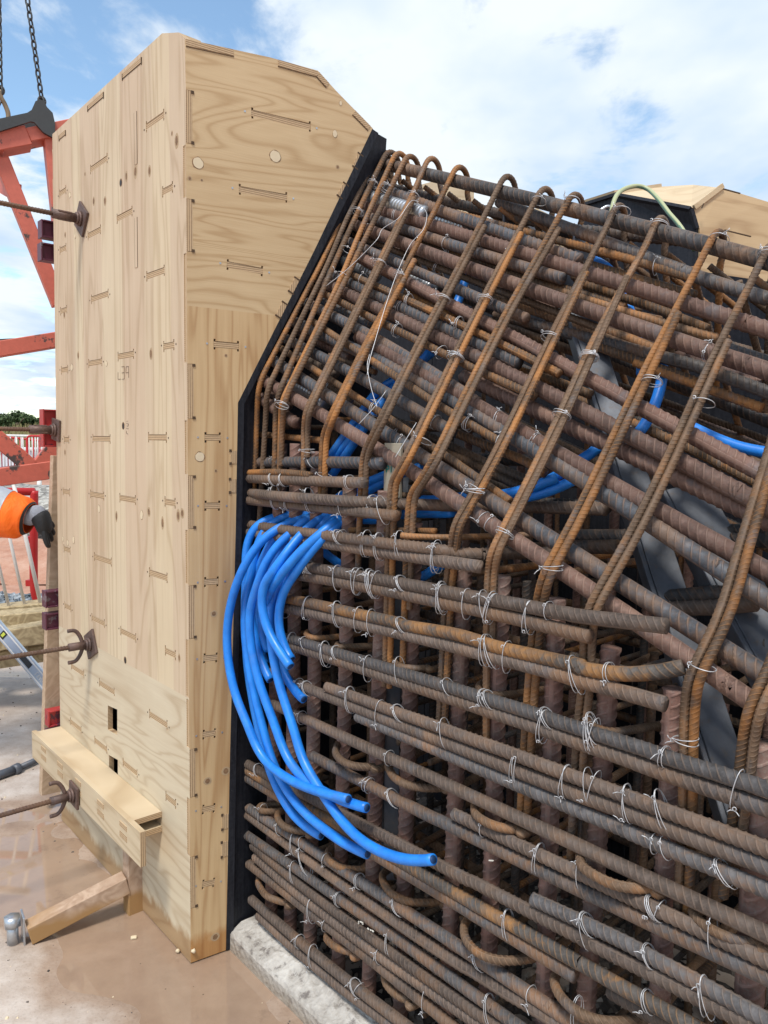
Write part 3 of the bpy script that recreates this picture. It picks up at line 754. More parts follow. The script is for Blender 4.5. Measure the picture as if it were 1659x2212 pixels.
def build_end():
    upper = [(0, zE)]+[p for p in reversed(left_edge) if p[1] > zE]+top_line+[k5, kx, join]
    lower = [(0, 0)]+[p for p in reversed(left_edge) if p[1] < zE]+[(0, zE), join, strip_in[3], strip_in[2], strip_in[1], strip_in[0]]
    # half slots along the black lining
    hs = [[], []]
    for row in end_slots_uv:
        (u0, v0), (u1, v1) = seq(*row[:-1]); a, b = pf_tz(u0, v0), pf_tz(u1, v1)
        lp, L_, x, y = slot_loop2(a, b); hs[0 if row[-1] else 1].append([pf3(*p) for p in lp])
        X = D2*x[0]+UP*x[1]; Y = D2*y[0]+UP*y[1]
        c = (np.array(a)+np.array(b))/2
        obox('tenon', pf3(c[0], c[1])+NE*(TH/2+.0012), X, NE, Y, L_-.001, TH, .0172, M['edge'], box)
        for p in (np.array(a)-x*.02, np.array(b)+x*.02): obox('screw', pf3(p[0], p[1], .0004), D2, NE, UP, .005, .001, .005, M['zinc'], box)
    prism('end_panel', [pf3(*p) for p in upper], NE*TH, None, box, hs[0], mats=[M['end_top'], M['edge_v']])
    prism('end_panel', [pf3(*p) for p in lower], NE*TH, None, box, hs[1], mats=[M['end_low'], M['edge_v']])
    for a, b in fing:
        obox('finger', pf3(TH/2+.0005, (a+b)/2)+NE*(TH/2-.0004), D2, NE, UP, TH-.002, TH, (b-a)-.003, M['edge_v'], box)
        for zz_ in (a+.004, b-.004): obox('relief_cut', pf3(TH+.001, zz_, .0006), D2, NE, UP, .008, .003, .008, M['gap'], box)
    for A_, B_, sh in tabs:
        a, b = np.array(A_), np.array(B_); x = (b-a)/np.linalg.norm(b-a); c = (a+b)/2+np.array(sh)/2
        X = D2*x[0]+UP*x[1]; Y = D2*-x[1]+UP*x[0]
        q_ = c+np.array(sh)*.62; obox('groove', pf3(q_[0], q_[1], .0005), X, NE, Y, np.linalg.norm(b-a), .002, .0014, M['gap'], box)
        obox('lid_tab', pf3(c[0], c[1], .0006), X, NE, Y, np.linalg.norm(b-a)-.002, .002, .0165, M['edge'], box)
    # short half slots against the black lining
    for row in (('3', 1525, 1320, 1545, 1405), ('3', 1518, 1508, 1545, 1595), ('5', 1327, 375, 1352, 455), ('5', 1322, 540, 1350, 620)):
        (u0, v0), (u1, v1) = seq(*row); a, b = pf_tz(u0, v0), pf_tz(u1, v1); si = .5*(a[0]+b[0])
        w = .020; t1 = None
        for s in range(5):
            p, q = strip_in[s], strip_in[s+1]
            if min(p[1], q[1]) <= (a[1]+b[1])/2 <= max(p[1], q[1]): t1 = lerp2(p, q, ((a[1]+b[1])/2-p[1])/(q[1]-p[1]))[0]
        obox('tenon', pf3(t1-w/2-.001, (a[1]+b[1])/2, .0006), D2, NE, UP, w, .002, a[1]-b[1], M['edge_v'], box)
        for zz_ in (a[1], b[1]): obox('relief_cut', pf3(t1-w-.001, zz_, .0010), D2, NE, UP, .007, .003, .008, M['gap'], box)
    for (u0, v0, u1, v1) in ((757, 330, 768, 360), (722, 392, 738, 425), (620, 602, 630, 626), (592, 653, 604, 680)):
        # notches along the sloping edge
        a = np.array(pf_tz(u1+12, v0)); b = np.array(pf_tz(u0+8, v1+6)); x = (b-a)/np.linalg.norm(b-a); y = np.array((-x[1], x[0]))
        X = D2*x[0]+UP*x[1]; Y = D2*y[0]+UP*y[1]; c = (a+b)/2
        obox('tenon', pf3(c[0], c[1], .0004), X, NE, Y, .045, .002, .017, M['edge_v'], box)
        for e in (a, b): 
            p = c+(e-c)/np.linalg.norm(e-c)*.024
            obox('relief_cut', pf3(p[0], p[1], .0008), X, NE, Y, .004, .003, .022, M['gap'], box)
build_end()
for z_, x, y, r1, r2 in (('2', 147, 1078, .0150, .0150), ('2', 658, 1033, .0165, .0160), ('2', 1053, 885, .0075, .011), ('2', 1090, 682, .0045, .007), ('3', 1321, 1360, .0135, .0135)):
    (uv,) = seq(z_, x, y); t, z = pf_tz(*uv)
    disc('veneer_patch', t, z, r1*1.14, r2*1.12, M['knot'], d=D2, n=-NE, off=.0005); disc('veneer_patch', t, z, r1, r2, M['patch'], d=D2, n=-NE, off=.0010)
for z_, x, y, r1 in (('4', 1413, 738, .0085), ('5', 1247, 168, .010), ('5', 1357, 108, .011), ('5', 1293, 1105, .011), ('3', 1427, 1452, .004), ('3', 1493, 690, .004), ('2', 92, 1178, .005), ('2', 172, 1190, .003), ('2', 1070, 1103, .005)):
    (uv,) = seq(z_, x, y); t, z = pf_tz(*uv)
    disc('knot', t, z, r1*1.3, r1*1.2, M['knotring'], d=D2, n=-NE, off=.0004); disc('knot', t, z, r1*.75, r1*.8, M['knot'], d=D2, n=-NE, off=.0008)
# the black lining seen on edge, and its face along the pier
poly = [pf3(*p, .002) for p in strip_in]+[pf3(*p, .002) for p in reversed(strip_out)]
prism('black_lining', poly, NE*.03, M['film'], box)
LEN = t_left-.02
for i in range(5):
    a, b = strip_out[i], strip_out[i+1]; c, d = strip_in[i+1], strip_in[i]
    o_ = prism('black_lining', [pf3(*p)+NE*.03 for p in (a, b, c, d)], D1*LEN, M['film'], box)
# bulkhead of black film-faced plywood behind the cage
D3 = dirn(36)
p0, p1, p2, p3 = [pf3(*p)+NE*.004 for p in (strip_out[0], strip_out[2], strip_out[3], strip_out[5])]
NB = perp(D3)
bk = [p0, p2, p2+D3*.75, p0+D3*.95]
prism('bulkhead_panel', bk, NB*-.018+D1*.001, M['film'], box)
bk = [p2, p3, p3+D3*.05, p2+D3*.62]
prism('bulkhead_panel', bk, D1*.018, M['film'], box)
# lid boards, running the length of the box
for i in range(4):
    p, q = top[i], top[i+1]; sh = below(p, q)
    prism('lid_board', [pf3(*p)+NE*TH, pf3(*q)+NE*TH, pf3(q[0]+sh[0], q[1]+sh[1])+NE*TH, pf3(p[0]+sh[0], p[1]+sh[1])+NE*TH], D1*(LEN-.05), M['roof'], box)
a, b, c = side_out[0], side_out[1], top[0]
prism('lid_board', [tz(*a)+NIN*TH, tz(*b)+NIN*TH, tz(b[0], b[1]-TH)+NIN*TH, tz(a[0], a[1]-TH)+NIN*TH], NIN*.05+D1*0, M['roof'], box)
prism('lid_board', [tz(b[0], b[1]-.004)+NIN*TH, tz(side_out[2][0], side_out[2][1]-.004)+NIN*TH, tz(side_out[2][0], side_out[2][1]-.022)+NIN*TH, tz(b[0], b[1]-.022)+NIN*TH], NIN*.12, M['roof'], box)
# tabs along the side panel's top edge
for (u0, v0, u1, v1) in ((190, 226, 224, 198), (265, 157, 306, 124), (128, 290, 142, 280)):
    a, b = pl_tz(u0, v0+6), pl_tz(u1, v1+6)
    obox('lid_tab', tz((a[0]+b[0])/2, (a[1]+b[1])/2)-NIN*.0006, D1, NIN, UP, abs(a[0]-b[0]), .002, .016, M['edge'], box)
    obox('groove', tz((a[0]+b[0])/2, (a[1]+b[1])/2-.009)-NIN*.0005, D1, NIN, UP, abs(a[0]-b[0]), .002, .0012, M['gap'], box)
    for q in (a, b): obox('relief_cut', tz(q[0], (a[1]+b[1])/2-.004)-NIN*.0007, D1, NIN, UP, .004, .003, .020, M['gap'], box)
# far end of the box
prism('end_panel', [tz(LEN, 0)+NIN*TH, tz(LEN, 2.60)+NIN*TH, tz(LEN, 2.55)+NIN*.45, tz(LEN, 1.7)+NIN*.16, tz(LEN, 0)+NIN*.13], D1*TH, M['ply'], box)

# ================================================================== REINFORCEMENT CAGE
cage = thing('reinforcement_cage', G1+KD1*1.0+NIN*.5, 'dense rusty steel reinforcement cage of crossing ribbed bars filling the right of the picture', 'reinforcement cage')
def onPC(uv, off=0.0): return [at(u, v, PC(off)) for u, v in uv]
def onPS(uv, off=0.0): return [at(u, v, PS(off)) for u, v in uv]
def straighten(P, amt=.75):
    """bars are stiff: pull digitised points towards a smooth low-order curve"""
    P = np.asarray(P, float)
    if len(P) < 4: return P
    s = np.r_[0, np.cumsum(np.linalg.norm(np.diff(P, axis=0), axis=1))]; s /= s[-1]
    Q = np.stack([np.polyval(np.polyfit(s, P[:, k], 2), s) for k in range(3)], 1)
    return P+(Q-P)*amt
def extend(P, d0=0.0, d1=0.0):
    P = np.asarray(P, float).copy()
    if d0: P = np.vstack([P[0]+(P[0]-P[1])/np.linalg.norm(P[0]-P[1])*d0, P])
    if d1: P = np.vstack([P, P[-1]+(P[-1]-P[-2])/np.linalg.norm(P[-1]-P[-2])*d1])
    return P
LOW = []      # lower horizontal bars, on the upright face
def low(mat, dia, e0, e1, *uv, off=0.0, st=.85):
    q = seq(*uv)
    if isinstance(off, tuple):
        ol = np.interp(np.linspace(0, 1, len(q)), np.linspace(0, 1, len(off)), off); P = np.array([at(u, v, PC(w)) for (u, v), w in zip(q, ol)])
    else: P = onPC(q, off)
    P = straighten(P, st); P = extend(P, e0, e1)
    o = rebar('longitudinal_bar', P, dia, M[mat], cage, smooth_path=True); LOW.append((o, P)); return P
D = .0268
X0 = .10   # run into the black lining at the left
low('brown', D, 0, .5, 'I', 195, 950, 400, 1120, 600, 1300, 860, 1510, 1100, 1690, 1190, 1757)
low('brown', D, 0, .5, 'I', 245, 1050, 500, 1290, 720, 1470, 900, 1605, 1090, 1757)
low('brown', D, 0, .5, 'I', 222, 665, 420, 860, 650, 1025, 1050, 1325, 1460, 1600, 1659, 1757)
low('brown', D, 0, .5, 'I', 180, 715, 420, 905, 690, 1130, 960, 1315, 1300, 1600, 1480, 1757)
low('blue', D, 0, .6, 'I', 180, 540, 480, 745, 720, 920, 960, 1065, 1270, 1290, 1659, 1580, 'J', 200, 1530, 400, 1655, 600, 1792)
low('brown', D, 0, .6, 'I', 208, 590, 470, 830, 640, 960, 1000, 1190, 1300, 1425, 1659, 1690, 'J', 400, 1760)
low('blue', D, 0, .5, 'I', 180, 355, 500, 560, 750, 745, 1000, 900, 1300, 1085, 1659, 1330, 'J', 200, 1270, 400, 1400, 640, 1560, 850, 1700, 960, 1792)
low('brown', D, 0, .5, 'I', 175, 405, 450, 600, 760, 830, 1080, 1060, 1400, 1290, 1659, 1450, 'J', 200, 1350, 450, 1530, 650, 1640, 850, 1792)
low('brown', D, X0, .4, 'I', 110, 25, 270, 130, 560, 300, 800, 400, 1000, 500, 1300, 660, 1659, 870, 'J', 250, 800, 500, 935, 750, 1075, 1000, 1200, 'K', 0, 1510, 300, 1650, 600, 1790, 850, 1930, 1100, 2060, 1400, 2212)
low('stripe', D, X0, .3, 'I', 115, 75, 340, 220, 560, 345, 780, 470, 1000, 600, 1250, 755, 1659, 985, 'J', 250, 975, 500, 1090, 750, 1240, 1000, 1390, 'K', 0, 1690, 250, 1845, 500, 1990, 700, 2090, 900, 2212)
low('blue', D, X0, .0, 'I', 130, 135, 380, 290, 640, 440, 900, 590, 1100, 725, 1400, 900, 1659, 1050, 'J', 250, 1040, 450, 1150, 700, 1305, 960, 1460, 1010, 1490)
low('brown', D, 0, .3, 'J', 1150, 1545, 1400, 1670, 'K', 180, 1900, 400, 2030, 700, 2190, off=.03)
low('brown', D, 0, .3, 'F', 300, 1160, 340, 1190, 550, 1290, 750, 1385, 1000, 1500, 'J', 0, 140, 250, 260, 500, 380, 800, 520, 1000, 600, 1200, 700, 'K', 0, 760, 300, 900, 600, 1040, 900, 1180, 1200, 1320, 1557, 1480)
low('blue', D, 0, .3, 'I', 560, 0, 750, 110, 950, 200, 1200, 340, 1480, 480, 'J', 0, 390, 200, 500, 450, 620, 700, 750, 950, 880, 1200, 1000, 'K', 0, 1090, 200, 1190, 500, 1345, 800, 1490, 1100, 1615, 1557, 1830)
low('brown', D, 0, .3, 'J', 125, 375, 400, 505, 700, 650, 1000, 790, 1300, 925, 'K', 0, 985, 300, 1115, 600, 1240, 900, 1390, 1200, 1530, 1557, 1700, off=.0)
low('blue', D, 0, .3, 'J', 605, 925, 800, 1010, 1100, 1145, 1400, 1280, 1659, 1410, 'K', 200, 1480, 500, 1640, 800, 1785, 1100, 1930, 1557, 2150)
low('brown', D, 0, .3, 'F', 860, 1085, 1050, 1150, 1250, 1240, 'G', 0, 1345, 200, 1400, 450, 1500, 700, 1585, 930, 1655, 'J', 960, 150, 1250, 260, 'K', 0, 210, 300, 320, 600, 430, 900, 530, 1200, 640, 1557, 790)
low('brown', D, .12, .3, 'F', 290, 930, 500, 1020, 640, 1080, 850, 1160, 1100, 1250, 1400, 1380, 'G', 0, 1425, 200, 1500, 500, 1610, 'J', 520, 90, 800, 215, 1170, 365, 'K', 0, 320, 300, 430, 600, 550, 900, 680, 1200, 800, 1557, 930)
low('blue', D, 0, .3, 'F', 1110, 1335, 1300, 1405, 1659, 1540, 'J', 300, 90, 500, 180, 800, 300, 1100, 420, 1400, 530, 'K', 300, 600, 600, 720, 900, 855, 1200, 980, 1557, 1120)
# pair D
low('blue', D, X0, .4, 'F', 120, 590, 280, 650, 540, 680, 700, 720, 900, 790, 1200, 880, 1450, 960, 'G', 0, 1005, 300, 1090, 600, 1180, 900, 1270, 1200, 1355, 'H', 0, 1330, 300, 1420, 600, 1515, 900, 1600, 'K', 500, -5, 750, 60, 1000, 115, 1250, 180, 1557, 250)
low('brown', D, X0, .4, 'F', 200, 640, 540, 750, 700, 795, 1000, 890, 1300, 1000, 'G', 0, 1085, 300, 1180, 600, 1265, 900, 1360, 1200, 1450, 'H', 0, 1440, 300, 1540, 600, 1640, 'K', 400, 80, 700, 180, 1000, 265, 1300, 360, 1557, 440)
# pair C
low('stripe', D, X0, 0, 'F', 200, 330, 540, 375, 800, 425, 1100, 495, 1400, 560, 'G', 0, 600, 400, 665, 600, 720, 800, 790, 1100, 860, 1300, 905, 1500, 950, 'H', 0, 790, 200, 830, 450, 845, 700, 815, 930, 760, st=.15, off=(0, 0, 0, 0, 0, 0, 0, .04))
low('brown', D, X0, 0, 'F', 200, 400, 540, 445, 700, 480, 1000, 560, 1400, 650, 'G', 0, 680, 400, 770, 700, 850, 1000, 925, 1300, 1000, 'H', 0, 920, 300, 965, 600, 1050, 765, 1105)
# pair B
low('brown', D, X0, .15, 'C', 130, 1355, 380, 1400, 700, 1445, 1200, 1530, 1659, 1615, 'G', 0, 270, 300, 325, 700, 390, 1100, 470, 1300, 515, 1500, 530, 'H', 0, 355, 200, 360, 330, 350)
low('brown', D, X0, 0, 'C', 130, 1430, 380, 1470, 700, 1515, 1200, 1600, 'G', 0, 355, 300, 420, 700, 495, 1000, 560, 1300, 635, 1580, 705)
# pair A
low('brown', D, .05, .2, 'C', 110, 1145, 400, 1180, 650, 1210, 900, 1240, 1250, 1285, 1659, 1325, 'G', 0, 5, 400, 15, 760, 15, 950, 10, off=(0, 0, 0, 0, 0, .01, .05, .09))
low('brown', D, .05, 0, 'C', 110, 1195, 400, 1235, 650, 1265, 900, 1310, 1300, 1375, 1640, 1420, 'G', 640, 110)
# the horizontals by the lining
low('grey', .030, .03, 0, 'C', 118, 738, 350, 735, 600, 730, 900, 738, 1040, 742, off=.035)
low('orange', .018, .03, 0, 'C', 120, 803, 300, 798, 400, 800, 480, 806, 560, 818, off=.0)
low('brown', D, .03, 0, 'C', 118, 838, 400, 850, 700, 862, 918, 868)
low('brown', D, .03, .2, 'C', 115, 935, 400, 955, 800, 985, 1200, 1015, 1500, 1028, 'D', 400, 1280, 700, 1272, off=(0, 0, 0, .02, .09, .16, .22))
low('brown', D, .03, 0, 'C', 115, 980, 400, 1012, 800, 1050, 1130, 1088)
low('orange', .018, .03, .1, 'C', 118, 550, 260, 552, 500, 575, off=.05)
low('link', .014, 0, .35, 'C', 1160, 1215, 1280, 1228, 1500, 1228, 1659, 1225, off=(.0, .02, .07, .12))
low('orange', .014, 0, .2, 'C', 770, 1182, 900, 1180, 1020, 1182, off=.045)

# starter bars standing out of the concrete
ST = [(606, 958, 586, 1960), (641, 958, 627, 2003), (687, 975, 670, 2026), (756, 1040, 731, 2086), (833, 1060, 797, 2126), (896, 1130, 864, 2193), (1003, 1200, 964, 2212),
      (1084, 1244, 1050, 2212), (1202, 1293, 1174, 2212), (1319, 1398, 1262, 2212), (1456, 1487, 1425, 2150), (1648, 1604, 1615, 2212)]
for k, (u0, v0, u1, v1) in enumerate(ST):
    P = [at(u0, v0, PC(.052)), at(u1, v1, PC(.052))]
    d = P[1]-P[0]; P[1] = P[0]+d*(P[0][2]+.06)/(-d[2])
    rebar('starter_bar', P, .038 if k < 11 else .045, M['starter'], cage, ns=14)

# links: upright below the kink, leaning in above it, hooked over the top bar at the ridge
def link_bar(up_uv, kink, down_uv, mat='link', dia=.0165, d2=None, hook=True, extra=0.0, lower_end=None):
    a = [at(u, v, PS(extra)) for u, v in up_uv]
    k = at(*kink, PC(.004))
    dn = [at(u, v, PC(.0225)) for u, v in down_uv]
    P = a+[k]+dn
    if hook:                         # semicircle over the ridge then down the far side
        t = a[0]; dirup = a[0]-a[1]; dirup /= np.linalg.norm(dirup); into = NIN
        r = .050; t = t+dirup*.006; s = np.cross(KD, dirup)
        if np.dot(s, NIN) < 0: s = -s
        arc = [t+dirup*(r*math.sin(x))+s*(r-r*math.cos(x)) for x in np.linspace(0, math.pi*.92, 9)]
        tail = arc[-1]+(-dirup*.55+NIN*.42)/1*.62
        P = [tail]+arc[::-1]+a[1:]+[k]+dn
    rebar('link_bar', np.array(P), dia, M[mat], cage, bend=.09)
LN = [ # (ridge to kink), kink, down
    (seq('A', 300, 205, 235, 330, 150, 500, 0, 850), seq('C', 215, 215), seq('C', 205, 430, 198, 700, 170, 1150)),
    (seq('A', 330, 210, 240, 400, 120, 650, 20, 900), seq('C', 270, 260), seq('C', 265, 430, 248, 700, 222, 1120)),
    (seq('A', 380, 215, 290, 400, 150, 700, 60, 900), seq('C', 345, 285), seq('C', 328, 430, 325, 700, 312, 960)),
    (seq('A', 440, 225, 350, 420, 200, 760, 100, 1010), seq('C', 372, 330), seq('C', 365, 430, 358, 700, 350, 960)),
    (seq('A', 510, 245, 400, 470, 260, 740, 120, 1040), seq('C', 392, 310), seq('C', 372, 500, 366, 760)),
    (seq('A', 655, 260, 560, 480, 430, 740, 370, 860, 130, 1350), seq('C', 525, 400), seq('C', 515, 520, 515, 700, 510, 960)),
    (seq('A', 835, 320, 740, 520, 550, 880, 450, 1090, 250, 1460), seq('C', 690, 430), seq('C', 640, 560, 632, 700, 625, 960)),
    (seq('A', 1150, 385, 1060, 570, 930, 830, 830, 1020, 590, 1470), seq('C', 1010, 470), seq('C', 905, 680, 895, 850, 885, 1100, 868, 1600)),
    (seq('A', 1395, 470, 1290, 670, 1130, 960, 930, 1350, 790, 1640), seq('C', 1175, 720), seq('C', 1095, 860, 1085, 960, 1072, 1240, 'F', 1340, 300, 1320, 1080)),
    (seq('A', 1590, 510, 1480, 710, 1350, 950, 1200, 1210, 1010, 1580), seq('C', 1345, 760), seq('C', 1215, 950, 1203, 1100, 1195, 1300, 'F', 1480, 450, 1460, 1080)),
    (seq('B', 460, 490, 410, 610, 260, 900, 0, 1400, 'D', 700, 560, 480, 1000), seq('D', 222, 1440), seq('D', 203, 1600, 190, 1690, 'G', 365, 300, 330, 1000, 310, 1400)),
    (seq('B', 780, 590, 720, 730, 530, 1070, 300, 1480, 'D', 1100, 520, 800, 1130), seq('D', 535, 1650), seq('D', 510, 1800, 500, 1960, 'G', 702, 700, 700, 1550)),
    (seq('B', 1215, 700, 1130, 870, 900, 1320, 720, 1660, 'D', 1350, 1100, 1180, 1440), seq('D', 955, 1850), seq('D', 905, 2074, 'G', 1080, 700, 1030, 1300, 'J', 625, 300, 610, 550)),
    (seq('B', 1625, 810, 1530, 1010, 1350, 1360, 1170, 1720, 'E', 950, 550, 700, 1100, 450, 1600), seq('H', 95, 260), seq('H', 60, 480, 45, 900, 0, 1300, 'J', 975, 200, 950, 700)),
    ([(1740, 740), (1700, 830)]+seq('E', 1640, 950, 1490, 1430, 1350, 1900, 'H', 1290, 150, 1190, 420), seq('H', 970, 860), seq('H', 935, 1100, 920, 1560, 'K', 860, 500, 830, 1100, 815, 1330)),
    ([(1850, 900), (1780, 1050), (1700, 1330)]+seq('H', 1659, 800), seq('H', 1490, 1130), seq('H', 1440, 1400, 1410, 1680, 'K', 1260, 600, 1190, 1180)),
]
for i, (a, k, d) in enumerate(LN):
    m = 'link' if i % 3 else 'orange'
    if i < 5: link_bar(a, k[0], d, m, .0165)
    else:
        link_bar(a, k[0], d, m, .0160, hook=True)
        # the lapping twin: starts part-way up the slope, runs down beside the first
        n = 2 if i < 8 else 3
        sh = .0180
        up = [at(u, v, PS(.0)) for u, v in a[-n:]]; kk = at(*k[0], PC(.004)); dn = [at(u, v, PC(.0225)) for u, v in d]
        # on the near side
        P = np.array([p-KD*0+D1*-sh for p in up]+[kk+D1*-sh]+[p+D1*-sh for p in dn[:max(2, len(dn)-(i % 2))]])
        st = up[0]+(up[0]-up[1])/np.linalg.norm(up[0]-up[1])*(.10+.12*random.random())-D1*sh
        P = np.vstack([st, P]); rebar('link_bar', P, .0157, M['link' if i % 2 else 'orange'], cage, bend=.09)

# bars of the sloping face, behind the links
SLP = []
def slope(mat, dia, e0, e1, *uv, lay=1, st=.85, name='longitudinal_bar'):
    off = {0: .026, 1: .040, 2: .070, 3: .105, 4: .15, 5: .22}[lay]
    P = straighten(onPS(seq(*uv), off), st); P = extend(P, e0, e1)
    if lay < 3: SLP.append(P)
    return rebar(name, P, dia*(.97 if dia > .027 else .95), M[mat], cage, smooth_path=True)
slope('dark', .036, .05, .6, 'A', 262, 228, 400, 255, 600, 312, 860, 372, 1150, 440, 1400, 500, 1659, 575, 'B', 200, 460, 400, 515, 800, 605, 1100, 690, 1400, 785, 1659, 865, lay=0)
slope('dark', .030, .1, .3, 'A', 200, 350, 500, 430, 700, 475, 960, 535, 1200, 600, 1400, 645, 1659, 700, 'B', 250, 600, lay=3)
slope('grey', .034, .1, 0, 'A', 340, 405, 560, 490, 730, 560, 1000, 650, 1250, 740, 1450, 810, 1659, 885, 'B', 190, 840, lay=1)
slope('red', .036, .2, .5, 'A', 250, 535, 370, 570, 560, 620, 700, 655, 900, 720, 1200, 810, 1400, 880, 1659, 965, 'B', 300, 945, 600, 1040, 900, 1135, 1200, 1225, 1500, 1330, 1659, 1385, lay=1)
slope('grey', .030, .2, 0, 'A', 300, 610, 500, 685, 700, 745, 900, 815, 1150, 885, 1350, 950, 1565, 1015, lay=1)
slope('orange', .020, .2, 0, 'A', 280, 660, 430, 722, 650, 790, 830, 835, 1100, 935, 1400, 1020, 1620, 1090, 'B', 250, 1105, 480, 1180, 560, 1212, lay=2)
slope('red', .036, .25, .5, 'A', 270, 690, 500, 770, 700, 855, 900, 930, 1150, 1020, 1400, 1100, 1659, 1195, 'B', 300, 1225, 600, 1335, 900, 1440, 1200, 1555, 1500, 1640, 1659, 1695, lay=1)
slope('link', .020, .2, 0, 'A', 230, 740, 450, 830, 650, 900, 850, 975, 1100, 1085, 1300, 1155, 1659, 1280, 'B', 360, 1372, lay=2)
slope('grey', .028, .15, 0, 'A', 160, 770, 380, 880, 600, 965, 800, 1045, 1000, 1140, 1325, 1280, lay=1)
slope('red', .034, 0, .5, 'A', 200, 858, 350, 940, 530, 1035, 700, 1120, 850, 1205, 1050, 1310, 1300, 1415, 1500, 1540, 'E', 0, 190, 200, 285, 450, 440, 650, 560, 860, 650, 1050, 770, 1300, 905, 1590, 1025, lay=1)
slope('grey', .032, .3, 0, 'A', 120, 1030, 400, 1145, 600, 1260, 770, 1340, 1000, 1440, 1275, 1575, lay=1)
slope('red', .036, .2, .5, 'A', 60, 1080, 250, 1170, 450, 1260, 650, 1355, 850, 1455, 1000, 1535, 1200, 1620, 'D', 500, 130, 700, 205, 900, 290, 1100, 380, 1300, 490, 1560, 640, 'E', 250, 640, 450, 740, 650, 835, 900, 950, 1200, 1115, 1500, 1270, 1659, 1350, lay=1)
slope('orange', .021, .2, 0, 'A', 450, 1112, 650, 1210, 800, 1275, 960, 1350, 1150, 1440, 1350, 1535, 1540, 1645, lay=0)
slope('orange', .021, .2, 0, 'A', 50, 1145, 330, 1290, 650, 1435, 800, 1520, 1000, 1600, 'D', 150, 50, 400, 150, 600, 235, 900, 360, 995, 430, lay=0)
slope('grey', .028, .3, 0, 'A', 20, 1190, 180, 1265, 295, 1330, lay=2)
slope('grey', .032, .4, 0, 'A', 0, 1240, 200, 1340, 350, 1425, 550, 1550, 740, 1659, 'C', 1560, 260, 1650, 345, lay=1)
slope('grey', .034, .3, .6, 'C', 560, -110, 930, 0, 1100, 75, 1350, 230, 1500, 325, 1659, 420, 'D', 150, 390, 300, 450, 450, 560, 600, 640, 850, 800, 1000, 900, 1250, 1060, 1500, 1220, 'E', 0, 1130, 200, 1240, 450, 1400, 700, 1555, 900, 1690, 1150, 1830, 1350, 1940, 1659, 2090, lay=1)
slope('grey', .030, .3, 0, 'C', 560, 0, 680, 65, 860, 165, 1000, 245, 1200, 345, 1350, 440, 1500, 545, lay=1)
slope('orange', .020, .3, 0, 'C', 900, 25, 1050, 110, 1180, 195, 1400, 360, 1580, 470, 'D', 120, 450, 350, 585, 560, 720, 690, 800, lay=0)
slope('orange', .020, .3, .1, 'C', 460, 45, 700, 190, 830, 280, 1000, 390, 1200, 530, 1380, 650, 1659, 815, 'D', 150, 875, 350, 1000, 480, 1090, lay=1)
slope('grey', .034, .3, .8, 'C', 370, 105, 500, 180, 660, 285, 780, 360, 960, 475, 1100, 560, 1280, 680, 1500, 830, 'D', 0, 905, 200, 1025, 400, 1165, 600, 1280, 850, 1440, 1050, 1560, 1250, 1690, 1500, 1860, 'H', 320, 20, 500, 130, 800, 320, 1000, 450, 1250, 600, 1500, 770, 1659, 870, lay=1)
slope('red', .034, .25, .6, 'C', 250, 205, 400, 290, 520, 350, 700, 450, 900, 560, 1100, 680, 1250, 780, 1340, 860, 1500, 965, 'D', 0, 1110, 200, 1240, 350, 1330, 600, 1500, 800, 1625, 1000, 1740, 'H', 0, 25, 200, 175, 450, 335, 700, 520, 950, 695, 1200, 860, 1450, 1020, 1659, 1150, lay=1)
slope('red', .034, .2, 0, 'C', 250, 320, 350, 395, 470, 475, lay=2)
slope('red', .032, .2, 0, 'C', 240, 260, 330, 310, 415, 365, lay=3)
slope('red', .030, .3, 0, 'C', 500, -120, 700, -20, 820, 48, lay=2)
slope('brown', .030, .3, 0, 'C', 450, 0, 600, 85, 730, 150, lay=3)
slope('link', .018, .1, 0, 'C', 690, 240, 830, 330, lay=2)
slope('link', .018, .1, 0, 'C', 830, 80, 990, 140, lay=2)
slope('red', .036, 0, .5, 'D', 290, 205, 450, 265, 600, 345, 850, 470, 1050, 570, 1250, 670, 1450, 760, 'E', 200, 750, 350, 830, 600, 970, 850, 1095, 1050, 1190, 1300, 1300, 1659, 1490, lay=2)
slope('red', .036, .5, .5, 'D', 380, 435, 600, 550, 750, 645, 950, 775, 1150, 885, 1400, 1020, 'E', 200, 1115, 400, 1220, 600, 1330, 800, 1435, 1000, 1550, 1300, 1715, 1500, 1840, 1659, 1925, lay=1)
slope('orange', .022, .5, 0, 'D', 800, 30, 950, 110, 1095, 190, lay=2)
slope('orange', .022, .4, 0, 'D', 900, 200, 1100, 260, 1360, 360, lay=3)
slope('orange', .022, .3, 0, 'D', 600, 820, 800, 900, 980, 1010, lay=3)
slope('orange', .020, .3, 0, 'D', 100, 850, 250, 930, 370, 1010, lay=2)
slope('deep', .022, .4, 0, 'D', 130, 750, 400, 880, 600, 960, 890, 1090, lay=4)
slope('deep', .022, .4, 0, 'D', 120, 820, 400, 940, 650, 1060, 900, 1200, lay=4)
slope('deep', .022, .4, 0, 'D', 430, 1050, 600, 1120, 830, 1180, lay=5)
slope('blue', .030, .6, 0, 'B', 850, 870, 1000, 920, 1150, 985, 1400, 1060, 1659, 1140, lay=2)
slope('blue', .026, .5, .5, 'B', 920, 1390, 1150, 1450, 1300, 1510, 1659, 1620, lay=3)
slope('blue', .028, .5, .5, 'B', 860, 1590, 1000, 1625, 1150, 1670, 1659, 1860, lay=3)
slope('orange', .022, .6, 0, 'B', 240, 740, 400, 785, 600, 830, 800, 900, 1080, 980, lay=2)
slope('orange', .022, .5, 0, 'B', 330, 890, 600, 970, 800, 1030, 1100, 1110, lay=3)
slope('orange', .022, .5, 0, 'B', 600, 1150, 800, 1210, 1000, 1300, 1200, 1370, lay=3)
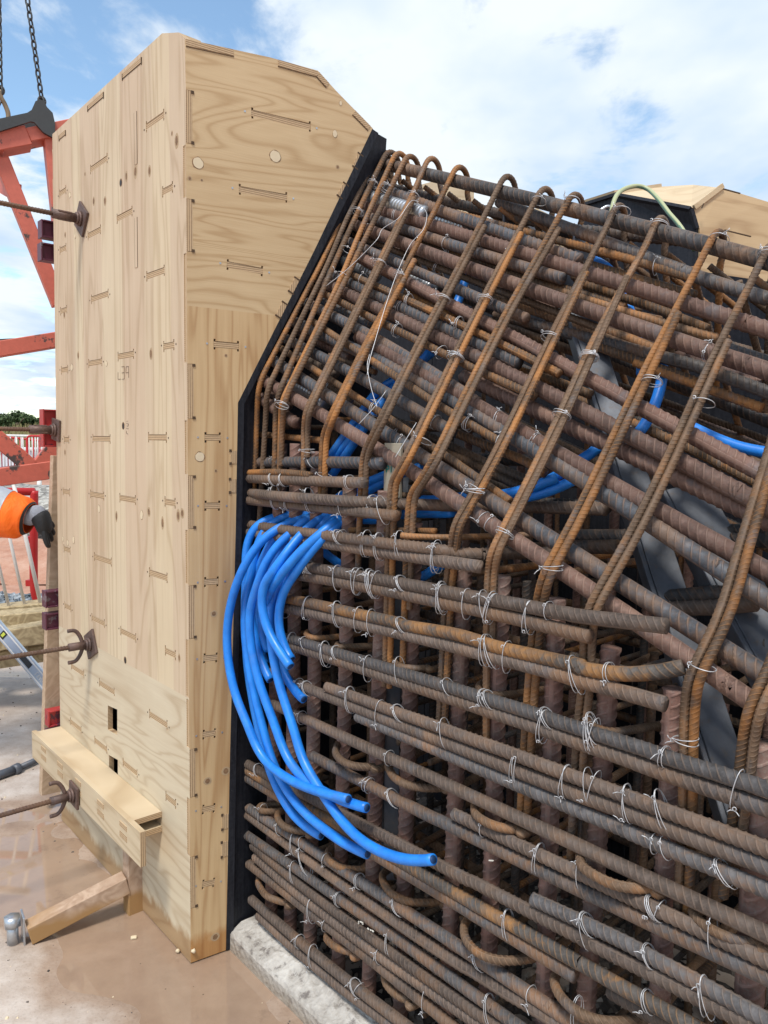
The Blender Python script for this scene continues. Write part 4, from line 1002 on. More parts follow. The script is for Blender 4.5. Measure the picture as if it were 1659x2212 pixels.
slope('link', .022, .4, 0, 'B', 560, 1240, 700, 1280, 880, 1340, 1100, 1400, 1280, 1445, lay=2)
slope('link', .022, .4, 0, 'B', 400, 1385, 560, 1430, 800, 1530, lay=3)
slope('link', .022, .4, 0, 'B', 430, 1450, 560, 1500, 760, 1580, lay=3)
slope('orange', .022, .2, 0, 'E', 740, 160, 880, 210, 1045, 270, lay=3)
slope('orange', .022, .2, 0, 'E', 1180, 340, 1400, 420, 1610, 495, lay=3)
slope('orange', .022, .2, .2, 'E', 590, 670, 750, 740, 930, 830, 1100, 900, 1280, 1000, lay=4)
# short level laps behind the slope
def level_bars(mat, dia, uv, off):
    P = onPC(uv, off); return rebar('longitudinal_bar', P, dia, M[mat], cage)
for uv, m_, off in ((seq('D', 550, 1235, 1500, 1290), 'dark', .28), (seq('D', 600, 1275, 1480, 1300), 'brown', .26), (seq('D', 1200, 1525, 1659, 1530, 'E', 380, 1605), 'dark', .26), (seq('D', 1180, 1615, 'E', 360, 1700), 'dark', .24),
                    (seq('E', 700, 1270, 950, 1265), 'dark', .35), (seq('E', 720, 1340, 960, 1335), 'dark', .34), (seq('E', 1040, 1565, 1659, 1570), 'dark', .33), (seq('E', 1100, 1640, 1659, 1640), 'dark', .32),
                    (seq('H', 630, 190, 1200, 140, 1500, 160), 'dark', .22), (seq('H', 700, 270, 1200, 260, 1560, 225), 'brown', .21), (seq('H', 1300, 660, 1659, 600), 'dark', .22), (seq('H', 1350, 740, 1700, 720), 'brown', .22),
                    (seq('D', 300, 880, 800, 900, 1000, 960), 'dark', .38)):
    level_bars(m_, .030, uv, off)

# hooked cross ties: they hook round the starters and run back into the cage, level
def hook_tie(uv, dia=.018, mat='link', run=.55, zref=0, dirx=None):
    pts = seq(*uv); zref = max(range(len(pts)), key=lambda k: pts[k][1]); z = at(*pts[zref], PC(.012))[2]
    P = [at(u, v, level(z)) for u, v in pts]
    d = NIN*.95+D1*(.10 if dirx is None else dirx); d /= np.linalg.norm(d)
    e = P[-1]-P[-2]; e /= np.linalg.norm(e)
    P.append(P[-1]+(e*.5+d*.5)*.06); P.append(P[-1]+d*run)
    rebar('cross_tie', catmull(np.array(P), 8), dia, M[mat], cage)
HOOKS = [('I', 418, 332, 330, 335, 255, 345, 262, 372, 330, 378, 420, 368), ('I', 400, 375, 368, 400, 385, 450, 440, 490, 560, 510), ('I', 250, 800, 245, 850, 290, 920, 350, 950, 430, 968),
         ('I', 745, 600, 695, 640, 700, 690, 760, 735, 850, 755, 955, 750), ('I', 1100, 745, 1050, 790, 1060, 850, 1120, 920, 1230, 965, 1420, 965), ('I', 760, -60, 745, 0, 790, 55, 870, 85, 980, 90),
         ('I', 1120, 30, 1085, 70, 1110, 140, 1180, 195, 1300, 225, 1440, 225), ('I', 690, 1170, 690, 1210, 750, 1260, 850, 1290), ('I', 1060, 1450, 1075, 1500, 1130, 1560, 1210, 1595),
         ('J', 340, 300, 318, 350, 330, 410, 400, 460, 500, 495, 600, 505), ('J', 290, 1080, 250, 1140, 260, 1230, 340, 1320, 460, 1365, 600, 1370, 740, 1345), ('J', 1015, 690, 1030, 750, 1130, 820, 1280, 880, 1480, 895),
         ('J', 880, 1430, 845, 1500, 880, 1600, 980, 1700, 1120, 1765, 1280, 1780, 1420, 1750), ('K', 940, 1290, 970, 1340, 1080, 1430, 1250, 1510, 1450, 1550), ('G', 690, 1070, 645, 1100, 650, 1145, 720, 1180, 900, 1175, 1100, 1145, 1450, 1100),
         ('H', 160, 1240, 120, 1270, 160, 1310, 290, 1345, 450, 1330, 780, 1275), ('F', 705, 640, 690, 665, 740, 690, 850, 690, 980, 675), ('F', 940, 740, 945, 765, 1050, 760, 1240, 755), ('F', 1430, 860, 1405, 890, 1440, 920, 1520, 935, 1659, 935)]
for h in HOOKS: hook_tie(h, .019 if h[0] in 'IJ' else .016)

# the far half of the cage
def sp(s, t, z): return PCQ+KD1*s+NIN*t+UP*z
def kink_z(s): 
    a = np.dot(KA-PCQ, KD1); b = np.dot(KB-PCQ, KD1); return KA[2]+(KB[2]-KA[2])*(s-a)/(b-a)
WID = 1.02
rr = random.Random(11)
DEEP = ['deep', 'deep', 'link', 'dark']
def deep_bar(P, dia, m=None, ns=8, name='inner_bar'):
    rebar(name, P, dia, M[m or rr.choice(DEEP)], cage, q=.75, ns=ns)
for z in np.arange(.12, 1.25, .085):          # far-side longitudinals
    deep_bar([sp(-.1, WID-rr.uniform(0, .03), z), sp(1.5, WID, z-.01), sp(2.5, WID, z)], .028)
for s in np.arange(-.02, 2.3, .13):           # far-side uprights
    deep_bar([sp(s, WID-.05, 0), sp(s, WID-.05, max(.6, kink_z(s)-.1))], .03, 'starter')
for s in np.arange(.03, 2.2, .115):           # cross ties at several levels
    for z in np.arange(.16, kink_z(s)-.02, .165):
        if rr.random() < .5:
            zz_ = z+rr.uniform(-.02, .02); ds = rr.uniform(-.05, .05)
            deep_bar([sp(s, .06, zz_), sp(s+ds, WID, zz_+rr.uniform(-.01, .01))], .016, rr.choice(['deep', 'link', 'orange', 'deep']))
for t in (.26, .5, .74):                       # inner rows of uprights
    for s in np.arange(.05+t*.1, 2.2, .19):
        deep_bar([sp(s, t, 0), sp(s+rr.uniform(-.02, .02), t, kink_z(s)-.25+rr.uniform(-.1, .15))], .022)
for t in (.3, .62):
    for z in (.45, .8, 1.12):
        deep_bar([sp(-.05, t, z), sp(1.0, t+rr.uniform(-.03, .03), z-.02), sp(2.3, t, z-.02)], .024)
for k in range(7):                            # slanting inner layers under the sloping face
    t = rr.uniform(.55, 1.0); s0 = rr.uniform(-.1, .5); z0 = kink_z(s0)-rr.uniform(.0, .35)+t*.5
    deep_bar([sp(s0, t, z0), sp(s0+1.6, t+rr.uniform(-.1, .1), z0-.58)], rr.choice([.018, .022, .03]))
# sloping far face: mirrored links and bars falling away behind the ridge
RID = at(815, 350, PS()); RIDs = np.dot(RID-PCQ, KD1); RIDt = np.dot(RID-PCQ, NIN); R2 = at(1659, 570, PS()); R2s = np.dot(R2-PCQ, KD1); R2t = np.dot(R2-PCQ, NIN)
def ridge(s):
    f = (s-RIDs)/(R2s-RIDs); return RIDt+(R2t-RIDt)*f, RID[2]+(R2[2]-RID[2])*f
for s in np.arange(.04, 2.0, .115):
    t_, z_ = ridge(s); t2 = 2*t_+.10
    deep_bar([sp(s, t_+.09, z_-.05), sp(s+.02, t_+.09+.42, z_-.62), sp(s+.02, WID-.02, .5)], .0165, 'link')
for k in range(6):
    f = .08+.15*k
    P = []
    if k < 2: continue
    for s in (-.15, .7, 2.2):
        t_, z_ = ridge(s); P.append(sp(s, t_+.10+.40*f, z_-.06-.57*f))
    deep_bar(P, .03, 'dark' if k % 2 else 'red', 10)
# diagonal lacing seen under the ridge bar
for s in np.arange(-.02, 2.2, .105):
    t_, z_ = ridge(s)
    deep_bar([sp(s, t_+.06, z_-.035), sp(s+.20, t_+.24, z_-.24)], .0155, 'orange' if rr.random() < .5 else 'link', name='lacing_bar')
for s in np.arange(.75, 2.0, .07):
    t_, z_ = ridge(s)
    deep_bar([sp(s, t_+.05, z_-.24+.03*rr.random()), sp(s-.05, t_+.50, z_-.18-.02*rr.random())], .0155, 'orange' if rr.random() < .6 else 'link', name='lacing_bar')

# flat steel props inside the cage
def onface0(u, v, off):
    a, b = at(u, v, PC(off)), at(u, v, PS(off))
    return a if np.dot(a-CP, F) > np.dot(b-CP, F) else b
def flat(uva, uvb, w, off_a, off_b, face=None, th=.010, name='flat_prop', leg=True):
    a = onface0(*uva, off_a); b = onface0(*uvb, off_b); d = (b-a)/np.linalg.norm(b-a)
    v = -F; s = np.cross(d, v); s /= np.linalg.norm(s); n = np.cross(s, d)
    bm = bmesh.new(); add_obox(bm, (a+b)/2, d, s, n, np.linalg.norm(b-a), w, th)
    if leg: add_obox(bm, (a+b)/2+s*(w/2+th/2+.0005)-n*w*.3, d, s, n, np.linalg.norm(b-a), th, w*.7)
    return obj_bm(name, bm, M['plate'], cage, bevel=.0015)
flat((1222, 570), (1620, 1800), .060, .095, .10)
flat((1480, 1050), (1720, 1480), .085, .16, .16)
flat((855, 975), (843, 1900), .040, .09, .09)
flat((870, 920), (845, 1400), .05, .2, .1, leg=False)
# small angle-iron seats near the ridge
for uv, off in (((1085, 480), .14), ((1232, 520), .12)):
    c = at(*uv, PS(off)); ax = NIN; q = .085
    bm = bmesh.new()
    add_obox(bm, c+NIN*.06, NIN*.8-UP*.3, D1, UP*.8+NIN*.3, .20, q, .007); add_obox(bm, c-D1*(q/2+.004)-UP*.04+NIN*.05, NIN, D1, UP, .20, .007, .085)
    obj_bm('angle_seat', bm, M['plate'], cage, bevel=.001)
# board with a marker tag
tagp = thing('flat_tag_plate', at(850, 1000, PC(.07)), 'pale steel tag plate with green marker letters standing behind the short bars', 'tag plate')
obox('plate', at(849, 1035, PC(.055)), D1, NIN, UP, .062, .008, .18, simple('pale_plate', (.42, .38, .30), .6, .2, .35, 9), tagp, bevel=.001)
for s in ([(1062, 800), (1060, 758), (1078, 760), (1078, 778), (1062, 780)], [(1094, 758), (1092, 800)]):
    stroke(seq('C', *[c for p in s for c in p]), M['teal'], tagp, PC(.050), .003)

# ================================================================== DUCTS AND CONDUITS
def duct(P, r, parent=None, label=None, group=None):
    Pr, t = resample(catmull(np.array(P)) if len(P) > 2 else np.array(P), .0035)
    n = len(Pr); v, f, _ = tube_data(Pr, r, 14)
    T, A, B = frames(Pr); rr_ = r*(1+.07*np.where((t/.014) % 1 < .35, 1, 0)); th = np.linspace(0, 2*np.pi, 14, endpoint=False)
    V3 = Pr[:, None, :]+rr_[:, None, None]*(np.cos(th)[None, :, None]*A[:, None, :]+np.sin(th)[None, :, None]*B[:, None, :])
    v[:n*14] = V3.reshape(-1, 3)
    return tag(mesh_np('corrugated_duct', v, f, M['zinc'], parent), label, 'duct', group)
duct(onPS(seq('A', 130, 430, 400, 515, 655, 590), .036), .024, None, 'shiny corrugated metal duct lying under the top bars beside the black edge')
duct(onPS(seq('A', 650, 600, 800, 640, 930, 680), .075), .022, None, 'short corrugated metal duct seen in slits just below the thick red brown bar')
duct(onPS(seq('A', 130, 905, 220, 940, 330, 985), .10), .026, None, 'corrugated metal duct deep behind the links near the black lining')
duct(onPS(seq('A', 480, 985, 600, 1030, 700, 1080), .10), .022, None, 'corrugated metal duct glimpsed in the middle of the sloping bars')
duct(onPS(seq('C', 440, 210, 560, 270, 660, 340), .10), .024, None, 'corrugated metal duct low on the slope above the lapped bars')

def smooth(P, w=.10, it=2):
    Pr, t = resample(P, .01); k = max(1, int(w/.01/2))
    for _ in range(it):
        Q = Pr.copy()
        for i in range(len(Pr)):
            m = min(k, i, len(Pr)-1-i); Q[i] = Pr[i-m:i+m+1].mean(0)
        Pr = Q
    return Pr
def onface(u, v, off):
    a, b = at(u, v, PC(off)), at(u, v, PS(off))
    return a if np.dot(a-CP, F) > np.dot(b-CP, F) else b
def conduit(label, *uv, off=(0.04,), end=True, dia=.0255, group='blue plastic conduits hanging from the cage'):
    pts = seq(*uv); n = len(pts); o = np.interp(np.linspace(0, 1, n), np.linspace(0, 1, len(off)), off)
    P = smooth(catmull(np.array([at(u, v, PC(-q)) for (u, v), q in zip(pts, o)]), 10))
    # wall, and a dark end disc painted as the shaded hollow
    t = thing('blue_conduit', P[-1], label, 'conduit', group)
    Pr, _ = resample(P, .012); tube('pipe_wall', Pr, dia/2, M['pipe'], t, ns=14)
    if end:
        d = (Pr[-1]-Pr[-3]); d /= np.linalg.norm(d)
        v, f, _ = tube_data(np.array([Pr[-1]-d*.001, Pr[-1]+d*.0008]), dia/2*.72, 12); mesh_np('bore_disc', v, f, M['bore_shade'], t)
    return t
CI = -.12
conduit('outermost blue conduit, bulging left over the plywood edge', 'C', 640, 1060, 540, 1100, 440, 1128, 340, 1155, 250, 1232, 160, 1340, 90, 1480, 42, 1620, 'F', 60, 500, 44, 700, 60, 900, 100, 1100, 160, 1280, 250, 1440, 'I', 210, -50, 300, 70, 400, 150, 550, 222, 700, 270, 825, 300, off=(CI, 0, .09, .10, .10, .085, .075, .07))
conduit('blue conduit in mid bunch, its cut end beside the first thick upright', 'C', 700, 1060, 620, 1095, 520, 1130, 430, 1200, 350, 1262, 290, 1335, 235, 1450, 195, 1600, 'F', 232, 420, 225, 600, 245, 780, 290, 1000, 360, 1200, 440, 1400, 'I', 420, 30, 500, 135, 600, 215, 740, 290, 860, 335, 945, 355, off=(CI, 0, .07, .075, .075, .06, .06, .05))
conduit('longest blue conduit, curling right to an open cut end over the lower bars', 'C', 800, 1040, 720, 1075, 600, 1160, 530, 1250, 480, 1350, 430, 1480, 'F', 410, 300, 395, 450, 392, 650, 412, 800, 442, 950, 485, 1130, 545, 1300, 610, 1470, 'I', 500, -10, 560, 110, 640, 230, 720, 360, 830, 500, 950, 600, 1100, 668, 1230, 703, 1375, 690, off=(CI, 0, .05, .055, .055, .06, .065, .07))
conduit('second longest blue conduit, ending in shade under the orange striped bar', 'C', 560, 1060, 430, 1080, 310, 1110, 230, 1200, 190, 1330, 170, 1500, 'F', 200, 300, 190, 550, 205, 800, 250, 1050, 300, 1280, 350, 1450, 'I', 330, 60, 400, 200, 470, 310, 560, 410, 680, 500, 800, 590, 950, 655, off=(CI, 0, .05, .055, .055, .05, .045, .04))
conduit('blue conduit curving off behind its neighbour low down, end tucked behind the bar', 'C', 500, 1050, 400, 1075, 300, 1105, 225, 1112, 165, 1170, 135, 1260, 125, 1400, 140, 1560, 'F', 180, 400, 205, 600, 200, 800, 225, 1000, 265, 1250, 310, 1450, 'I', 300, 80, 350, 190, 400, 310, 470, 410, 560, 490, 650, 535, off=(CI, 0, .035, .035, .03, .025, .03, .02))
conduit('short blue conduit with a ragged cut end pointing right in mid air', 'C', 760, 1055, 640, 1085, 520, 1180, 430, 1290, 340, 1410, 285, 1510, 'F', 355, 190, 325, 300, 318, 420, 345, 560, 405, 700, 480, 810, 560, 922, off=(CI, 0, .09, .10, .10, .095, .09))
conduit('short blue conduit hanging just right of the ragged one, end behind it', 'C', 880, 1070, 790, 1110, 690, 1190, 590, 1280, 500, 1400, 430, 1520, 'F', 560, 210, 490, 340, 460, 480, 456, 600, 480, 720, 530, 810, 570, 865, off=(CI, 0, .05, .055, .05, .05, .045))
conduit('blue conduit with its dull end lowest of the short ones, right of the bunch', 'C', 850, 1060, 760, 1090, 660, 1160, 560, 1270, 470, 1400, 'F', 520, 250, 470, 420, 440, 600, 440, 760, 470, 900, 530, 1030, 600, 1130, 668, 1185, off=(CI, -.01, .03, .03, .025, .02, .02))
conduit('short blue conduit ending against the black lining side of the bunch', 'C', 600, 1050, 480, 1085, 370, 1150, 300, 1250, 250, 1370, 'F', 260, 220, 250, 350, 255, 500, 275, 700, 320, 880, 365, 970, 400, 1032, off=(CI, -.01, .02, .025, .02, .02, .02))
conduit('blue conduit crossing the bunch from upper right and dropping behind the others', 'C', 860, 1040, 780, 1085, 660, 1180, 520, 1290, 430, 1385, 370, 1480, 'F', 430, 240, 380, 340, 345, 450, 325, 560, 340, 700, 380, 790, off=(CI, 0, .075, .08, .07, .03, .0))
conduit('blue conduit coming round the back of the bunch near the cage', 'C', 680, 1050, 580, 1075, 480, 1140, 390, 1260, 330, 1400, 'F', 330, 200, 300, 400, 290, 600, 300, 750, 360, 900, off=(CI, -.01, .015, .01, .01, .0))
G_IN = 'blue conduits threading through the cage'
for lab, uv, off in (('blue conduit dropping steeply behind the slope, left of a pair', seq('A', 950, 930, 880, 1140, 800, 1320, 640, 1560) + seq('C', 1000, 260, 720, 650, 600, 830, 575, 900), .16),
                     ('blue conduit running down steeply behind the slope, right of a pair', seq('C', 1370, 0, 1180, 160, 1020, 350, 900, 530, 790, 690, 700, 820), .17),
                     ('blue conduit of the pair, crossing behind the first lapped links', seq('C', 1200, 180, 1000, 360, 860, 540, 700, 740), .19),
                     ('blue conduit rising right behind the pale tag plate', seq('C', 600, 1100, 750, 960, 900, 880, 1030, 830, 1150, 780), .14),
                     ('lower blue conduit rising right below the pale tag plate', seq('C', 700, 1080, 850, 970, 1000, 890, 1120, 820, 1300, 760), .16),
                     ('level blue conduit running right just above the dark level bars', seq('C', 780, 1000, 930, 968, 1100, 975, 1400, 985, 'D', 250, 1205, 550, 1200, 800, 1150, 1080, 1040), .2),
                     ('level blue conduit a hand below the other, ending at the diagonal bars', seq('C', 800, 1110, 1000, 1115, 1200, 1070, 1500, 1070, 'D', 220, 1325), .18),
                     ('blue conduit climbing right beyond the lower flat steel prop', seq('D', 560, 1200, 700, 1190, 850, 1140, 1050, 1050, 1250, 910, 1430, 800, 'E', 100, 890, 200, 830), .24),
                     ('blue conduit next below it, climbing right in parallel', seq('D', 600, 1230, 800, 1210, 950, 1180, 1150, 1100, 1300, 1020), .26),
                     ('blue conduit beside the flat prop near the top right of the cage', seq('B', 300, 840, 420, 880, 540, 1100, 600, 1230, 'E', 560, 60, 560, 200), .24),
                     ('blue conduit hanging down behind the speckled grey and brown bar', seq('E', 740, 60, 740, 250, 690, 430, 620, 600, 530, 710), .2),
                     ('blue conduit sagging towards the right edge of the picture', seq('E', 960, 640, 1100, 710, 1300, 800, 1500, 860, 1700, 885), .3),
                     ('blue conduit looping low behind the thick uprights', seq('C', 1500, 1380, 1420, 1410, 1350, 1460, 1270, 1510, 1180, 1530), .15),
                     ('bit of blue conduit slanting down behind the uprights at left', seq('C', 640, 1320, 700, 1370, 790, 1430, 860, 1450), .15)):
    P = smooth([onface(u, v, .105+.35*(off-.14)) for u, v in uv], .06, 1)
    t = thing('blue_conduit', P[0], lab, 'conduit', G_IN)
    Pr, _ = resample(catmull(np.array(P)), .015); tube('pipe_wall', Pr, .0125, M['pipe'], t, ns=12)

# ================================================================== WIRE TIES
TIES = [  # (sheet, x, y, half span, tilt, offset)   around pairs of lower bars
 ('C', 335, 740, 0, .5, .03), ('C', 570, 735, 0, .7, .03), ('C', 318, 840, 0, .4, 0), ('C', 385, 835, 0, .3, 0), ('C', 820, 860, 0, .1, 0),
 ('C', 325, 965, 1, .2, 0), ('C', 555, 985, 1, .3, 0), ('C', 780, 1010, 1, .2, 0), ('C', 950, 1005, 0, .1, 0), ('C', 1045, 1050, 1, .6, 0), ('C', 420, 1010, 0, .2, 0),
 ('C', 765, 1215, 0, .5, 0), ('C', 930, 1270, 1, -.1, 0), ('C', 1015, 1290, 1, .1, 0), ('C', 1155, 1280, 1, .1, 0), ('C', 1400, 1345, 1, .1, 0),
 ('C', 560, 1430, 0, .6, 0), ('C', 745, 1500, 1, .1, 0), ('C', 865, 1520, 1, .2, 0), ('C', 960, 1530, 1, .3, 0), ('C', 1170, 1530, 0, .6, 0), ('C', 1430, 1620, 1, .1, 0),
 ('F', 700, 120, 0, .5, 0), ('F', 950, 210, 1, .1, 0), ('F', 1095, 235, 1, .1, 0), ('F', 1230, 260, 1, .3, 0), ('F', 1470, 250, 0, .6, 0),
 ('F', 540, 440, 1, -.3, 0), ('F', 700, 450, 1, -.2, 0), ('F', 945, 500, 1, .2, 0), ('F', 1120, 545, 1, .05, 0), ('F', 1225, 570, 1, .2, 0), ('F', 1470, 580, 0, .6, 0),
 ('F', 570, 740, 1, -.15, 0), ('F', 690, 700, 0, .5, 0), ('F', 845, 820, 1, .15, 0), ('F', 940, 790, 0, .4, 0), ('F', 1195, 940, 1, .1, 0), ('F', 1450, 960, 1, .2, 0),
 ('F', 640, 1080, 0, .3, 0), ('F', 700, 1100, 0, .5, 0), ('F', 1045, 1190, 1, .1, 0), ('F', 1290, 1300, 1, .0, 0), ('F', 1440, 1290, 0, .6, 0), ('F', 660, 1340, 0, .2, 0),
 ('G', 290, 50, 1, .0, 0), ('G', 10, 270, 0, .5, 0), ('G', 335, 390, 1, .0, 0), ('G', 550, 430, 1, .1, 0), ('G', 700, 450, 1, .4, 0), ('G', 740, 470, 1, -.3, 0), ('G', 1055, 540, 1, -.05, 0), ('G', 1230, 500, 0, .1, 0),
 ('G', 690, 810, 1, .1, 0), ('G', 740, 820, 1, .4, 0), ('G', 885, 870, 1, .1, 0), ('G', 1440, 1010, 1, .4, 0), ('G', 400, 1120, 0, .6, 0), ('G', 680, 1180, 0, .2, 0), ('G', 730, 1210, 0, .5, 0), ('G', 1170, 1440, 1, -.1, 0), ('G', 1210, 1380, 0, .6, 0), ('G', 370, 1500, 1, .3, 0), ('G', 1580, 1480, 1, .3, 0),
 ('H', 270, 810, 0, .0, 0), ('H', 110, 1370, 1, .15, 0), ('H', 160, 1380, 0, .6, 0), ('H', 760, 1570, 0, .0, 0), ('J', 590, 90, 1, -.1, 0), ('J', 920, 190, 1, -.1, 0), ('J', 1080, 220, 1, .3, 0), ('J', 1335, 330, 1, .1, 0), ('J', 1345, 340, 1, .3, 0),
 ('J', 1560, 380, 1, .4, 0), ('J', 390, 480, 0, .1, 0), ('J', 740, 700, 1, -.1, 0), ('J', 1030, 790, 1, .1, 0), ('J', 1510, 1020, 0, .5, 0), ('J', 540, 1140, 1, .1, 0), ('J', 1060, 1180, 1, .4, 0), ('J', 1490, 1370, 0, .5, 0), ('J', 350, 1390, 0, .5, 0), ('J', 700, 1590, 0, .1, 0), ('J', 420, 1700, 1, .2, 0),
 ('K', 1320, 300, 1, -.1, 0), ('K', 650, 760, 0, .1, 0), ('K', 740, 780, 0, .4, 0), ('K', 1210, 930, 0, .7, 0), ('K', 1120, 1480, 1, .1, 0), ('K', 90, 1420, 0, .5, 0), ('K', 620, 1280, 0, .5, 0), ('K', 600, 1690, 0, .5, 0), ('K', 1050, 1990, 1, .2, 0), ('K', 580, 2150, 0, .3, 0), ('K', 0, 2120, 1, .0, 0),
 ('I', 245, 90, 0, .3, 0), ('I', 275, 400, 1, -.1, 0), ('I', 390, 480, 0, .4, 0), ('I', 480, 590, 1, .1, 0), ('I', 540, 600, 0, .5, 0), ('I', 480, 780, 1, .2, 0), ('I', 545, 700, 1, .7, 0), ('I', 690, 690, 0, .0, 0), ('I', 900, 830, 0, .2, 0), ('I', 950, 210, 0, .0, 0), ('I', 1100, 30, 0, .2, 0),
 ('I', 590, 1020, 1, .1, 0), ('I', 770, 960, 0, .1, 0), ('I', 510, 1210, 0, .1, 0), ('I', 600, 1320, 1, .1, 0), ('I', 690, 1140, 0, .1, 0), ('I', 880, 1530, 0, .7, 0), ('I', 1040, 1350, 0, .3, 0), ('I', 1100, 1230, 1, .1, 0), ('I', 1150, 960, 0, .6, 0), ('I', 1340, 1600, 1, .1, 0), ('I', 1180, 160, 0, .7, .03)]
wr = random.Random(21)
def tie_loop(c, axis, n, half, tilt, r=.00085, tails=True, strands=2):
    axis = axis/np.linalg.norm(axis); v = np.cross(n, axis); v /= np.linalg.norm(v)
    vs = []; fs = []; k = 0
    def addt(P, rad__):
        nonlocal k
        a, f, _ = tube_data(np.array(P), rad__, 5+1); vs.append(a); fs.append(f+k); k += len(a)
    if wr.random() < .45: strands = 1
    for s in range(strands):
        tt = tilt+(s-.5)*.16+wr.uniform(-.05, .05)
        vd = v+axis*tt; b = .0175; a = half
        th = np.linspace(0, 2*np.pi, 19)
        # rounded racetrack round the bars
        P = [c+axis*(s-.5)*.006+vd*(a*math.cos(x)*(1+.1*abs(math.sin(x))))-n*(b*math.sin(x)) for x in th]
        addt(P, r)
    # twisted knot and tails on the near side
    kp = c-v*half*.75*(1 if wr.random() < .7 else -1)-n*.016+axis*tilt*-half*.7
    Pk = [kp+v*.0028*math.cos(x)+axis*.0028*math.sin(x)-n*.0012*x/2 for x in np.linspace(0, 6, 9)]
    addt(Pk, r*1.1)
    if tails and wr.random() < .6:
        for sg in (-1, 1):
            e = wr.uniform(.006, .020); dd = v*wr.uniform(-1, .2)+axis*sg*wr.uniform(.2, 1)-n*wr.uniform(.2, .8); dd /= np.linalg.norm(dd)
            addt([Pk[-1], Pk[-1]+dd*e*.5, Pk[-1]+dd*e+v*.004], r)
    return np.vstack(vs), np.vstack(fs)
def tie(c, axis, n, half, tilt, **k):
    v, f = tie_loop(c, axis, n, half, tilt, **k); mesh_np('wire_tie', v, f, M['wire'], cage)
LP = [P for _, P in LOW]
for z_, x, y, pair, tilt, off in TIES:
    (uv,) = seq(z_, x, y); c = at(*uv, PC(off))
    # nearest lower bar gives the direction
    best = None
    for P in LP:
        if len(P) < 2: continue
        for i in range(len(P)-1):
            e = P[i+1]-P[i]; t = np.clip(np.dot(c-P[i], e)/np.dot(e, e), 0, 1); d = np.linalg.norm(P[i]+e*t-c)
            if best is None or d < best[0]: best = (d, P[i]+e*t, e)
    c2 = best[1] if not pair else c
    tie(c2, best[2], NIN, .0345 if pair else .0185, tilt*.9 if pair else tilt*1.2)
    if wr.random() < .10: tie(c2+best[2]/np.linalg.norm(best[2])*.012, best[2], NIN, .036 if pair else .020, -tilt*.5, tails=False, strands=1)
for z_, x, y, w in (('A', 1030, 1155, 1), ('A', 480, 1000, 1), ('A', 340, 915, 1), ('A', 1385, 510, 1), ('A', 760, 1150, 1), ('A', 845, 1530, 1), ('A', 1460, 1400, 1), ('A', 125, 830, 1), ('A', 385, 415, 1), ('A', 300, 390, 1), ('A', 95, 1000, 1), ('A', 560, 470, 0), ('A', 200, 575, 0),
                    ('C', 360, 355, 1), ('C', 530, 655, 1), ('C', 1500, 40, 1), ('C', 1630, 915, 1), ('C', 1290, 600, 1), ('C', 640, 810, 1), ('D', 380, 1145, 1), ('D', 620, 1500, 1), ('D', 1090, 525, 1), ('D', 1010, 1780, 1), ('D', 1320, 40, 1), ('D', 230, 45, 1), ('E', 620, 260, 1), ('E', 1060, 460, 1),
                    ('H', 1050, 750, 1), ('H', 900, 1400, 1), ('B', 510, 480, 1), ('B', 800, 580, 1), ('B', 1250, 690, 1), ('B', 130, 400, 1), ('B', 1640, 800, 1), ('B', 260, 1590, 1)):
    (uv,) = seq(z_, x, y)
    sloping = uv[1] < 1180 and not (z_ == 'C' and y > 600) or z_ in 'BE'
    ax = at(*LN[8][0][2], PS())-at(*LN[8][0][0], PS()) if sloping else UP
    nn = SN if sloping else NIN
    c = at(*uv, PS(.0) if sloping else PC(.012)); tie(c-D1*.009, ax, nn, .021, wr.uniform(-.15, .15), strands=2)
for z_, x, y in (('A', 800, 780), ('A', 820, 845), ('A', 730, 960), ('A', 1045, 730), ('A', 440, 590), ('A', 380, 590), ('A', 480, 1210), ('A', 570, 1180), ('A', 870, 1310), ('A', 450, 1370), ('A', 760, 1500), ('A', 255, 1020), ('A', 245, 1290), ('A', 290, 720), ('A', 1215, 920),
                 ('D', 600, 560), ('D', 610, 760), ('D', 910, 730), ('D', 380, 580), ('D', 70, 620), ('D', 530, 1350), ('D', 580, 1400), ('B', 1170, 1640), ('B', 800, 880), ('E', 1080, 130), ('C', 690, 220), ('C', 1140, 550), ('C', 1150, 640), ('C', 990, 370), ('C', 1620, 470)):
    (uv,) = seq(z_, x, y); c = at(*uv, PS(.03)); best = None; rd = ray(*uv); rd = rd/np.linalg.norm(rd)
    for P in SLP:
        for i in range(len(P)-1):
            for t in (0, .25, .5, .75, 1):
                q = P[i]*(1-t)+P[i+1]*t; d = np.linalg.norm(np.cross(q-CP, rd))
                if best is None or d < best[0]: best = (d, q, P[i+1]-P[i])
    tie(best[1], best[2], SN, .0185, wr.uniform(-.2, .5))
# the long loose wire on the upper left
for pts in (seq('A', 610, 505, 560, 500, 480, 610, 370, 685, 330, 760, 150, 940, 0, 1060), seq('A', 600, 510, 650, 555, 665, 600, 640, 690, 560, 780, 500, 900, 440, 1050, 380, 1230, 330, 1400, 290, 1540, 270, 1650), seq('C', 950, 20, 935, 100, 960, 240, 1000, 370), seq('C', 1060, 260, 980, 370, 880, 480), seq('C', 1260, 470, 1180, 600, 1120, 700)):
    P = [at(u, v, PS(-.018)) for u, v in pts]
    tube('loose_wire', resample(catmull(np.array(P)), .01)[0], .0010, M['wire'], cage, ns=6)
